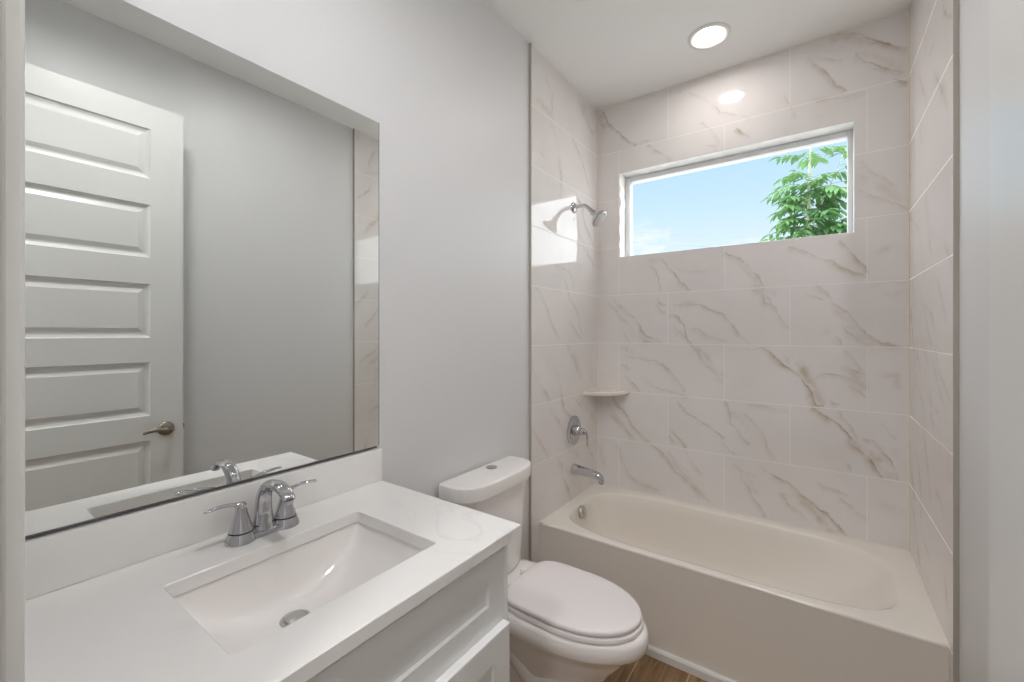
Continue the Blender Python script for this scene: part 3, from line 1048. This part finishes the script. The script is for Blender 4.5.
box(bm, KX - 0.019, KX, KY0 + 0.03, KY1 - 0.016, 0.10, 0.13)
box(bm, KX - 0.019, KX, 0.440, 0.470, 0.13, 0.690)
obj('carcass', bm, M['cabinet'], vc)


def shaker(bm, x_back, x_face, y0, y1, z0, z1, fr, dep):
    """frame-and-panel front: flat frame, square step down to a flat panel"""
    e = 0.0015
    def rg(x, i):
        return [(x, y0 + i, z0 + i), (x, y1 - i, z0 + i), (x, y1 - i, z1 - i), (x, y0 + i, z1 - i)]
    loft(bm, [rg(x_back, 0), rg(x_face - e, 0), rg(x_face, e), rg(x_face, fr), rg(x_face - dep, fr + 0.001)], True, True)


bm = bmesh.new(); shaker(bm, KX - 0.018, KX + 0.0005, KY0 + 0.031, KY1 - 0.0165, 0.7145, 0.8925, 0.0600 - 0.016 * 0, 0.009)
obj('drawer_front', bm, M['cabinet'], vc, smooth=0)
bm = bmesh.new(); shaker(bm, KX + 0.001, KX + 0.021, 0.457, 0.847, 0.112, 0.717, 0.062, 0.010)
obj('cabinet_door', bm, M['cabinet'], vc, smooth=0)
bm = bmesh.new(); shaker(bm, KX + 0.001, KX + 0.021, 0.064, 0.454, 0.112, 0.717, 0.062, 0.010)
obj('cabinet_door', bm, M['cabinet'], vc, smooth=0)

# ---------------------------------------------------------------- faucet
FX, FY = -1.096, 0.497
fc = empty('faucet', (FX, FY, ZCT), 'chrome two handle faucet on the countertop behind the sink', 'faucet')
ZF = ZCT + 0.0005
bm = bmesh.new()
pl = []
for k in range(48):
    a = 2 * PI * k / 48
    cx_, sy_ = math.cos(a), math.sin(a)
    y = 0.052 * (1 if sy_ > 0 else -1) * min(1, abs(sy_) * 3) + 0.022 * sy_
    pl.append((0.024 * cx_, y))
loft(bm, [[(FX + x * s, FY + y * s, ZF + h) for x, y in pl] for s, h in ((1, 0), (1, 0.008), (0.93, 0.012), (0.7, 0.014))])
obj('base_plate', bm, M['chrome'], fc)
bm = bmesh.new()
sp = spline([(FX, FY, ZF + 0.004, .0265, .0235), (FX - .002, FY, ZF + 0.03, .0225, .0205), (FX - .003, FY, ZF + 0.062, .0190, .0175), (FX + .003, FY, ZF + 0.094, .0172, .0150),
             (FX + .024, FY, ZF + 0.118, .0168, .0120), (FX + .056, FY, ZF + 0.1275, .0168, .0098), (FX + .088, FY, ZF + 0.1240, .0165, .0085),
             (FX + .113, FY, ZF + 0.1125, .0155, .0078), (FX + .122, FY, ZF + 0.1050, .0135, .0070)], 6)
tube(bm, sp, 28, side=(0, 1, 0))
spo = obj('spout', bm, M['chrome'], fc)
bm = bmesh.new()
lathe(bm, [(0.0095, 0), (0.0095, -0.007), (0.0075, -0.0075)], (FX + .1185, FY, ZF + 0.1045), 'z', 20)
obj('aerator', bm, M['brushed'], spo)
for s in (-1, 1):
    hy = FY + s * 0.0508
    bm = bmesh.new()
    lathe(bm, [(0.0335, 0.0), (0.0335, 0.002), (0.0305, 0.010), (0.0262, 0.0215)], (FX, hy, ZF), 'z', 40)
    lathe(bm, [(0.0255, 0.0245), (0.0225, 0.034), (0.0182, 0.047), (0.0145, 0.060), (0.0118, 0.072), (0.0105, 0.080), (0.0108, 0.084), (0.0088, 0.0870), (0.0, 0.0875)], (FX, hy, ZF), 'z', 40)
    h = obj('handle', bm, M['chrome'], fc)
    bm = bmesh.new(); lathe(bm, [(0.0250, 0.0212), (0.0250, 0.0248)], (FX, hy, ZF), 'z', 40)
    obj('collar', bm, M['dark'], h)
    bm = bmesh.new()
    pth = spline([(FX + .000, hy - s * .007, ZF + .079, .0092, .0070), (FX + .001, hy + s * .008, ZF + .0855, .0090, .0052), (FX + .003, hy + s * .030, ZF + .0915, .0080, .0038),
                  (FX + .006, hy + s * .052, ZF + .0935, .0076, .0034), (FX + .009, hy + s * .072, ZF + .0925, .0074, .0032), (FX + .010, hy + s * .0765, ZF + .0918, .005, .002)], 6)
    tube(bm, pth, 18, side=(1, 0, 0))
    obj('lever', bm, M['chrome'], h)

# ---------------------------------------------------------------- mirror
mi = empty('wall_mirror', (XWL, 0.47, 1.046), 'large frameless wall mirror above the vanity, reflecting the white door', 'mirror')
MY0, MY1, MZ0, MZ1 = 0.060, 0.8945, 1.0512, 2.117
MXF = XWL + 0.006
bm = bmesh.new()
box(bm, XWL + 0.0005, MXF, MY0, MY1, MZ0, MZ1, mat=1)
bm.faces.ensure_lookup_table()
for f in bm.faces:
    if all(abs(v.co.x - MXF) < 1e-6 for v in f.verts):
        f.material_index = 0
obj('mirror_glass', bm, [M['mirror'], M['mirror_edge']], mi, smooth=0)
bm = bmesh.new()
box(bm, XWL + 0.0005, MXF + 0.003, MY0, MY1 - 0.008, 1.0462, 1.0508, 0.0006)
obj('bottom_channel', bm, M['channel'], mi)
bm = bmesh.new()
box(bm, XWL + 0.0005, MXF + 0.0004, MY1 + 0.0003, MY1 + 0.0025, MZ0, MZ1)
obj('edge_strip', bm, M['mirror_edge'], mi, smooth=0)

# ================================================================== TOILET
TY = 1.412
to = empty('toilet', (-0.85, TY, 0), 'white two piece toilet with closed lid between the vanity and the tub', 'toilet')


def egg(xb, xf, hw, z, pb=2.6, pf=2.05, n=64, split=0.46, cy=TY + 0.004):
    """plan outline: rounded back at xb, long elliptical front at xf"""
    xm = xb + (xf - xb) * split
    out = []
    for k in range(n):
        a = 2 * PI * k / n
        c, s = math.cos(a), math.sin(a)
        p = pf if c > 0 else pb
        cc = math.copysign(abs(c) ** (2 / p), c)
        ss = math.copysign(abs(s) ** (2 / p), s)
        out.append((xm + ((xf - xm) if c > 0 else (xm - xb)) * cc, cy + hw * ss, z))
    return out


bm = bmesh.new()
loft(bm, [egg(-1.130, -0.640, 0.128, 0.001, 4, 2.5), egg(-1.130, -0.640, 0.128, 0.012, 4, 2.5), egg(-1.125, -0.650, 0.120, 0.030, 4, 2.5), egg(-1.120, -0.655, 0.111, 0.09, 4, 2.4),
          egg(-1.120, -0.640, 0.110, 0.15, 4, 2.3), egg(-1.125, -0.612, 0.117, 0.20, 4, 2.25), egg(-1.130, -0.575, 0.130, 0.25, 4, 2.2), egg(-1.140, -0.536, 0.148, 0.295, 4, 2.15),
          egg(-1.145, -0.5230, 0.1570, 0.325, 4, 2.1), egg(-1.148, -0.4930, 0.1710, 0.342, 3.6, 2.1), egg(-1.150, -0.4720, 0.1840, 0.352, 3.6, 2.1), egg(-1.152, -0.4620, 0.1900, 0.362, 3.6, 2.08), egg(-1.152, -0.4600, 0.1910, 0.385, 3.6, 2.08), egg(-1.152, -0.4620, 0.1890, 0.402, 3.6, 2.08),
          egg(-1.152, -0.4660, 0.1850, 0.4105, 3.6, 2.08), egg(-1.150, -0.4760, 0.1780, 0.4160, 3.6, 2.08), egg(-1.140, -0.4980, 0.1560, 0.4170, 3.4, 2.08)])
obj('bowl', bm, M['ceramic'], to, smooth=60)
# trapway contour on both flanks
for s in (-1, 1):
    bm = bmesh.new()
    q = TY + 0.004
    pth = spline([(-0.70, q + s * 0.050, 0.250, .020), (-0.76, q + s * 0.080, 0.190, .032), (-0.84, q + s * 0.090, 0.160, .036), (-0.91, q + s * 0.092, 0.205, .038), (-0.97, q + s * 0.090, 0.262, .038),
                  (-1.04, q + s * 0.086, 0.225, .036), (-1.07, q + s * 0.084, 0.120, .034), (-1.07, q + s * 0.080, 0.010, .032)], 8)
    tube(bm, pth, 18)
    obj('trapway', bm, M['ceramic'], to, smooth=60)
bm = bmesh.new()
loft(bm, [egg(-0.965, -0.4870, 0.1710, 0.4185, 5, 2.05), egg(-0.970, -0.4810, 0.1760, 0.421, 5, 2.05), egg(-0.970, -0.4800, 0.1765, 0.432, 5, 2.05), egg(-0.968, -0.4840, 0.1740, 0.4365, 5, 2.05), egg(-0.950, -0.5090, 0.1580, 0.437, 5, 2.05)])
obj('seat_ring', bm, M['seat'], to, smooth=50)
bm = bmesh.new()
loft(bm, [egg(-0.955, -0.5010, 0.1610, 0.4385, 5, 2.05), egg(-0.962, -0.4890, 0.1700, 0.4395, 5, 2.05), egg(-0.964, -0.4855, 0.1730, 0.443, 5, 2.05), egg(-0.964, -0.4855, 0.1730, 0.452, 5, 2.05),
          egg(-0.962, -0.4880, 0.1710, 0.4562, 5, 2.05), egg(-0.957, -0.4960, 0.1640, 0.4585, 5, 2.05), egg(-0.930, -0.5290, 0.1330, 0.4595, 5, 2.05), egg(-0.860, -0.6000, 0.0730, 0.4600, 4, 2.05)])
obj('seat_lid', bm, M['seat'], to, smooth=50)
for s in (-1, 1):
    bm = bmesh.new()
    box(bm, -1.006, -0.974, TY + s * 0.065 - 0.013, TY + s * 0.065 + 0.013, 0.4175, 0.446, 0.006, 3)
    obj('hinge', bm, M['seat'], to)


def bow(xb, xs, xf, hw, z, p=3.3, n=40, r=0.012, cy=TY - 0.017):
    """tank outline: straight back, bowed front with rounded ends"""
    out = [(xb, cy - hw + r, z), (xb + r, cy - hw, z)]
    for k in range(n + 1):
        a = -PI / 2 + PI * k / n
        c, s = math.cos(a), math.sin(a)
        out.append((xs + (xf - xs) * abs(c) ** (2 / p), cy + hw * math.copysign(abs(s) ** (2 / p), s), z))
    out += [(xb + r, cy + hw, z), (xb, cy + hw - r, z)]
    return out


XBK = XWL + 0.014
bm = bmesh.new()
loft(bm, [bow(XBK, -1.12, -1.048, 0.165, 0.4185), bow(XBK, -1.12, -1.040, 0.178, 0.432), bow(XBK, -1.125, -1.035, 0.184, 0.50), bow(XBK, -1.13, -1.026, 0.199, 0.70), bow(XBK, -1.13, -1.022, 0.207, 0.795)])
obj('tank', bm, M['ceramic'], to, smooth=45)
bm = bmesh.new()
def lid_ring(d, xf, hw, z):
    return bow(XBK + d, -1.13, xf, hw, z, cy=TY - 0.022)


loft(bm, [lid_ring(0, -1.007, 0.2325, 0.7955), lid_ring(-.003, -1.003, 0.2360, 0.7985), lid_ring(-.003, -1.002, 0.2370, 0.803), lid_ring(-.003, -1.002, 0.2370, 0.842),
          lid_ring(-.002, -1.0035, 0.2355, 0.8475), lid_ring(.002, -1.008, 0.2310, 0.851), lid_ring(.010, -1.017, 0.222, 0.8520)])
ld = obj('tank_lid', bm, M['ceramic'], to, smooth=35)
bm = bmesh.new(); lathe(bm, [(0.023, 0), (0.023, 0.0025), (0.0215, 0.0035), (0.0, 0.004)], (-1.124, TY + 0.012, 0.8528), 'z', 36)
obj('flush_button', bm, M['brushed'], ld)

# ================================================================== TUB
tb = empty('bathtub', (-0.42, 2.25, 0), 'white alcove bathtub along the tiled wall under the window', 'bathtub')
TX0, TX1, TY0, TY1 = XL - 0.003, XR + 0.003, TUB_Y, YB - 0.0008
IX0, IX1, IY0, IY1 = -1.105, 0.262, 1.938, 2.540


def sup(x0, x1, y0, y1, z, p, n=128):
    cx_, cy_, a, b = (x0 + x1) / 2, (y0 + y1) / 2, (x1 - x0) / 2, (y1 - y0) / 2
    out = []
    for k in range(n):
        t = 2 * PI * k / n + PI / 4
        c, s = math.cos(t), math.sin(t)
        # same direction for every ring, so the rings pair up
        r = (abs(c) ** p + abs(s) ** p) ** (-1 / p)
        out.append((cx_ + a * c * r, cy_ + b * s * r, z))
    return out


def rect(x0, x1, y0, y1, z, n=128):
    return sup(x0, x1, y0, y1, z, 200, n)


bm = bmesh.new()
L = [rect(TX0, TX1, TY0 + 0.012, TY1, 0.001), rect(TX0, TX1, TY0 + 0.006, TY1, RIM - 0.03), rect(TX0, TX1, TY0 + 0.001, TY1, RIM - 0.012), rect(TX0, TX1, TY0, TY1, RIM - 0.006), rect(TX0 + .001, TX1 - .001, TY0 + 0.003, TY1 - .001, RIM - 0.001),
     rect(TX0 + .004, TX1 - .004, TY0 + 0.010, TY1 - .004, RIM), rect(TX0 + .010, TX1 - .010, TY0 + 0.018, TY1 - .010, RIM),
     sup(IX0 - .012, IX1 + .018, IY0 - .012, IY1 + .012, RIM - 0.0005, 4.2), sup(IX0 - .004, IX1 - .004, IY0 - .004, IY1 + .004, RIM - 0.003, 4.0), sup(IX0, IX1 - .018, IY0, IY1, RIM - 0.010, 3.9)]
for k in range(1, 13):
    t = k / 12
    z = RIM - 0.010 - 0.335 * math.sin(t * PI / 2) ** 0.95
    q = 1 - math.cos(t * PI / 2)
    L.append(sup(IX0 + 0.035 * t + 0.10 * q ** 2, IX1 - 0.018 - 0.45 * t - 0.20 * q, IY0 + 0.025 * t + 0.11 * q ** 2.4, IY1 - 0.025 * t - 0.11 * q ** 2.4, z, 3.9 - 0.8 * t))
loft(bm, L, False, True)
obj('shell', bm, M['acrylic'], tb, smooth=62)
bm = bmesh.new()
lathe(bm, [(0.036, -0.004), (0.036, 0.004), (0.033, 0.008), (0.012, 0.010), (0.0, 0.0105)], (0, 0, 0), 'x', 40)
lathe(bm, [(0.007, 0.009), (0.007, 0.014), (0.0, 0.0145)], (0, 0, 0), 'x', 20)
bmesh.ops.rotate(bm, verts=bm.verts, cent=(0, 0, 0), matrix=Matrix.Rotation(math.radians(-10), 3, 'Y'))
bmesh.ops.translate(bm, verts=bm.verts, vec=(-1.0955, 2.225, 0.398))
obj('overflow_plate', bm, M['brushed'], tb)
bm = bmesh.new()
lathe(bm, [(0.035, 0.0), (0.034, 0.003), (0.024, 0.004), (0.02, 0.010), (0.0, 0.012)], (-0.88, 2.235, RIM - 0.3448), 'z', 36)
obj('tub_drain', bm, M['chrome'], tb)
bm = bmesh.new()
prof = [(TUB_Y + 0.0115, 0.0), (TUB_Y - 0.004, 0.0), (TUB_Y - 0.004, 0.030), (TUB_Y + 0.001, 0.038), (TUB_Y + 0.0105, 0.041)]
loft(bm, [[(x, y, z) for y, z in prof] for x in (TX0, TX1)])
structure('trim_4', bm, M['trim'], smooth=30)

# ================================================================== FITTINGS ON THE LEFT TILES
WY = 2.272
sv = empty('shower_valve', (XL, WY, 0.846), 'round chrome shower valve with lever, on the tiles above the tub spout', 'valve')
bm = bmesh.new()
lathe(bm, [(0.086, 0.0005), (0.086, 0.004), (0.078, 0.009), (0.055, 0.012), (0.034, 0.013)], (XL, WY, 0.846), 'x', 56)
obj('escutcheon', bm, M['chrome'], sv)
bm = bmesh.new()
lathe(bm, [(0.034, 0.0125), (0.031, 0.030), (0.025, 0.046), (0.020, 0.050), (0.019, 0.066), (0.016, 0.070), (0.0, 0.071)], (XL, WY, 0.846), 'x', 40)
obj('hub', bm, M['chrome'], sv)
bm = bmesh.new()
tube(bm, spline([(XL + 0.055, WY + .004, 0.850, .013, .011), (XL + 0.074, WY + .004, 0.846, .012, .009), (XL + 0.084, WY + .006, 0.825, .0085, .0065), (XL + 0.086, WY + .008, 0.790, .0075, .0055), (XL + 0.085, WY + .008, 0.762, .0065, .005)], 7), 18, side=(0, 1, 0))
obj('lever', bm, M['chrome'], sv)

ts = empty('tub_spout', (XL, WY, 0.618), 'chrome tub spout on the tiles below the round shower valve', 'spout')
bm = bmesh.new()
tube(bm, spline([(XL + 0.0005, WY, 0.618, .030, .031), (XL + 0.012, WY, 0.618, .030, .031), (XL + 0.05, WY, 0.616, .027, .028), (XL + 0.10, WY, 0.612, .024, .025), (XL + 0.145, WY, 0.607, .0225, .0225), (XL + 0.166, WY, 0.598, .0205, .020), (XL + 0.174, WY, 0.584, .0175, .0165), (XL + 0.175, WY, 0.570, .0165, .0155)], 7), 30, side=(0, 1, 0))
obj('body', bm, M['chrome'], ts)
bm = bmesh.new(); lathe(bm, [(0.0125, 0.002), (0.0125, -0.004), (0.0, -0.0045)], (XL + 0.175, WY, 0.569), 'z', 20)
obj('outlet', bm, M['dark'], ts)

sh = empty('shower_fitting', (XL, WY, 2.161), 'chrome shower head on a bent arm, high on the left tiles', 'shower head')
ZS = 2.161
bm = bmesh.new()
lathe(bm, [(0.032, 0.0005), (0.032, 0.003), (0.027, 0.009), (0.013, 0.013), (0.011, 0.014)], (XL, WY, ZS), 'x', 40)
obj('flange', bm, M['chrome'], sh)
bm = bmesh.new()
arm = spline([(XL + 0.006, WY, ZS, .0105), (XL + 0.040, WY, ZS + .004, .0105), (XL + 0.070, WY, ZS + .001, .0105), (XL + 0.093, WY, ZS - .016, .0105), (XL + 0.112, WY, ZS - .036, .0105)], 8)
tube(bm, arm, 20, side=(0, 1, 0))
obj('arm', bm, M['chrome'], sh)
bm = bmesh.new()
lathe(bm, [(0.0125, -0.006), (0.0125, 0.012), (0.0175, 0.016), (0.0185, 0.026), (0.0165, 0.034), (0.0185, 0.040), (0.034, 0.056), (0.0475, 0.066), (0.0525, 0.074), (0.0515, 0.082), (0.047, 0.0840)], (0, 0, 0), 'x', 44)
hd = [v for v in bm.verts]
rot = Matrix.Rotation(math.radians(46), 3, 'Y')
bmesh.ops.rotate(bm, verts=hd, cent=(0, 0, 0), matrix=rot)
bmesh.ops.translate(bm, verts=hd, vec=(XL + 0.109, WY, ZS - 0.033))
hd_o = obj('head', bm, M['chrome'], sh)
bm = bmesh.new()
lathe(bm, [(0.046, 0.083), (0.0455, 0.0855), (0.0, 0.087)], (0, 0, 0), 'x', 40)
for ring_r, cnt in ((0.012, 6), (0.025, 12), (0.037, 18)):
    for k in range(cnt):
        a = 2 * PI * k / cnt
        lathe(bm, [(0.0022, 0.0845), (0.0016, 0.0885)], (0, ring_r * math.cos(a), ring_r * math.sin(a)), 'x', 6)
bmesh.ops.rotate(bm, verts=bm.verts, cent=(0, 0, 0), matrix=rot)
bmesh.ops.translate(bm, verts=bm.verts, vec=(XL + 0.109, WY, ZS - 0.033))
obj('spray_face', bm, M['brushed'], hd_o)

# corner shelf
bm = bmesh.new()
R = 0.213
prof = [(XL + 0.0005, YB - 0.0005)]
for k in range(25):
    a = PI / 2 * k / 24
    prof.append((XL + 0.0005 + R * math.cos(a), YB - 0.0005 - R * math.sin(a)))
ce = Vector((XL, YB))
def shrink(f):
    return [prof[0]] + [(prof[0][0] + (x - prof[0][0]) * f, prof[0][1] + (y - prof[0][1]) * f) for x, y in prof[1:]]
loft(bm, [[(x, y, 1.036) for x, y in shrink(0.97)], [(x, y, 1.041) for x, y in shrink(1.0)], [(x, y, 1.055) for x, y in shrink(1.0)], [(x, y, 1.060) for x, y in shrink(0.98)]])
cs = obj('corner_shelf', bm, M['shelf'], smooth=40)
tag(cs, 'cream quarter round shelf in the tiled corner above the tub', 'shelf')


# ================================================================== LIGHTS
def downlight(name, x, y, r, label, group, lamp):
    o = empty(name, (x, y, ZC), label, 'ceiling light', group)
    bm = bmesh.new()
    lathe(bm, [(r * 0.69, -0.0012), (r * 0.76, -0.006), (r * 0.84, -0.0085), (r * 0.92, -0.0080), (r * 0.98, -0.005), (r, -0.0005)], (x, y, ZC), 'z', 56, cap=False)
    obj('trim_ring', bm, M['trim'], o)
    bm = bmesh.new()
    lathe(bm, [(r * 0.695, -0.0015), (r * 0.67, -0.0022), (0.0, -0.0025)], (x, y, ZC), 'z', 48)
    obj('diffuser', bm, lamp, o)
    return o


downlight('recessed_light', -0.435, 2.278, 0.098, 'round white recessed light in the ceiling over the tub', None, M['tub_lamp'])
LX, LY = -0.38, 0.47
dm = empty('downlight', (LX, LY, ZC), 'added fill light, a white cylinder on the ceiling in front of the vanity mirror', 'ceiling light')  # added out of view to light the counter and walls
bm = bmesh.new()
lathe(bm, [(0.091, -0.0005), (0.108, -0.0005), (0.108, -0.030), (0.106, -0.032), (0.094, -0.032), (0.092, -0.030)], (LX, LY, ZC), 'z', 56, cap=False)
bm.faces.ensure_lookup_table()
obj('housing', bm, M['trim'], dm)  # collar added to keep the fill off the upper walls
bm = bmesh.new()
lathe(bm, [(0.0905, -0.001), (0.0905, -0.006), (0.086, -0.008), (0.0, -0.0085)], (LX, LY, ZC), 'z', 48)
obj('diffuser', bm, M['room_fill'], dm)

downlight('recessed_light', -0.22, 1.15, 0.0935, 'added fill light, a round white disc in the ceiling in front of the toilet', None, M['toilet_fill'])  # added out of view to even the light and lift the right wall
downlight('hall_fill_light', -0.15, -0.95, 0.16, 'added fill light, a round white disc on the hall ceiling outside the doorway', None, M['hall_fill'])  # added behind the camera as soft fill through the doorway

# ================================================================== OUTDOORS
bm = bmesh.new()
vs = [bm.verts.new(p) for p in ((-60, YB + 0.3, -0.35), (60, YB + 0.3, -0.35), (60, 90, -0.35), (-60, 90, -0.35))]
bm.faces.new(vs)
structure('ground', bm, M['lawn'])

tr = empty('young_tree', (0.0, 5.68, -0.35), 'slender green tree with feathery leaves outside the window', 'tree')
rt = random.Random(21)
bm = bmesh.new()
trunk = spline([(0.03, 5.68, -0.35, .042), (0.00, 5.70, 0.6, .034), (-0.05, 5.64, 1.8, .024), (-0.075, 5.62, 2.62, .017), (-0.07, 5.63, 3.24, .012), (-0.04, 5.64, 3.80, .006)], 8)
tube(bm, trunk, 10)
branches = []
for z0_, dx_, dy_, dz_ in ((2.28, .28, .20, .42), (2.62, .32, .07, .75), (2.08, -.17, .25, .42), (1.87, .28, .42, .48), (1.67, -.11, -.22, .70)):
    p0 = min(trunk, key=lambda p: abs(p[2] - z0_))[:3]
    pts = [(p0[0] + dx_ * t, p0[1] + dy_ * t, p0[2] + dz_ * t ** 1.3, .011 * (1 - .7 * t)) for t in (0, .33, .66, 1)]
    b = spline(pts, 5)
    tube(bm, b, 8)
    branches.append(b)
obj('trunk', bm, M['bark'], tr)

verts, faces, tone = [], [], []


def leaflet(base, d, up, ln, wd, tn):
    """pointed blade with a folded midrib and a drooping tip"""
    s = d.cross(up)
    if s.length < 1e-4:
        s = Vector((1, 0, 0))
    s.normalize()
    u = s.cross(d).normalized()
    i0 = len(verts)
    st = [(0.0, 0.05), (0.25, 0.85), (0.5, 1.0), (0.75, 0.66), (1.0, 0.0)]
    for t, w in st:
        c = base + d * (ln * t) - Vector((0, 0, 1)) * (ln * 0.22 * t * t)
        if t < 1:
            verts.extend([c - s * (wd * w) + u * (wd * w * 0.35), c, c + s * (wd * w) + u * (wd * w * 0.35)])
            tone.extend([tn] * 3)
        else:
            verts.append(c); tone.append(tn)
    for k in range(3):
        a, b = i0 + 3 * k, i0 + 3 * k + 3
        faces.append((a, a + 1, b + 1, b)); faces.append((a + 1, a + 2, b + 2, b + 1))
    a, b = i0 + 9, i0 + 12
    faces.append((a, a + 1, b)); faces.append((a + 1, a + 2, b))


def compound(p0, az, el, ln):
    """feathered leaf: arching midrib with pairs of leaflets"""
    n = rt.randint(5, 7)
    p = Vector(p0)
    d = Vector((math.cos(az) * math.cos(el), math.sin(az) * math.cos(el), math.sin(el)))
    tn0 = rt.random()
    stp = ln / n
    for k in range(1, n + 1):
        d = (d + Vector((0, 0, -0.13))).normalized()
        q = p + d * stp
        i0 = len(verts)
        w = Vector((0, 0, 0.0022))
        verts.extend([p - w, p + w, q + w, q - w]); tone.extend([tn0] * 4); faces.append((i0, i0 + 1, i0 + 2, i0 + 3))
        p = q
        side = d.cross(Vector((0, 0, 1))).normalized()
        if k > 1:
            for s in (-1, 1):
                dd = (side * s * 0.85 + d * 0.5 + Vector((0, 0, rt.uniform(-.75, -.15)))).normalized()
                f = 1.0 - 0.25 * abs(k / n - 0.55) * 2
                leaflet(p, dd, Vector((0, 0, 1)), rt.uniform(.112, .150) * f, rt.uniform(.023, .030) * f, min(1, max(0, tn0 * .6 + rt.random() * .4)))
    leaflet(p, d, Vector((0, 0, 1)), .135, .026, tn0)


za = 1.60
az = 0.4
while za < 3.75:
    p = min(trunk, key=lambda q: abs(q[2] - za))
    pz = (p[0], p[1], za)
    full = za < 3.02
    compound(pz, az + rt.uniform(-.4, .4), rt.uniform(.1, .8), rt.uniform(.20, .39) if full else rt.uniform(.24, .34))
    az += 2.4
    za += 0.0125 if full else 0.055
for b in branches:
    for k in range(6, len(b)):
        compound(b[k][:3], rt.uniform(0, 2 * PI), rt.uniform(.0, .7), rt.uniform(.22, .33))
        if b[k][2] < 3.0:
            compound(b[k][:3], rt.uniform(0, 2 * PI), rt.uniform(-.2, .5), rt.uniform(.19, .28))
me = bpy.data.meshes.new('foliage')
me.from_pydata([tuple(v) for v in verts], [], faces)
at = me.attributes.new('tone', 'FLOAT', 'POINT'); at.data.foreach_set('value', np.array(tone, np.float32))
me.materials.append(M['leaf'])
fo = bpy.data.objects.new('foliage', me); link(fo)
fo.parent = tr; fo.matrix_parent_inverse = parent_world(tr).inverted()
fo['kind'] = 'stuff'

for nm, zz, lb in (('power_line', 4.62, 'upper of two thin power lines low in the sky outside the window'),
                   ('power_line', 4.28, 'lower of two thin power lines low in the sky outside the window')):
    bm = bmesh.new()
    tube(bm, [(-9.5 + 12 * t, 14.0, zz + 1.15 - 3.0 * t + 0.9 * t * t, .0045) for t in [k / 16 for k in range(17)]], 6)
    tag(obj(nm, bm, M['wire']), lb, 'power line', 'power lines outside the window')
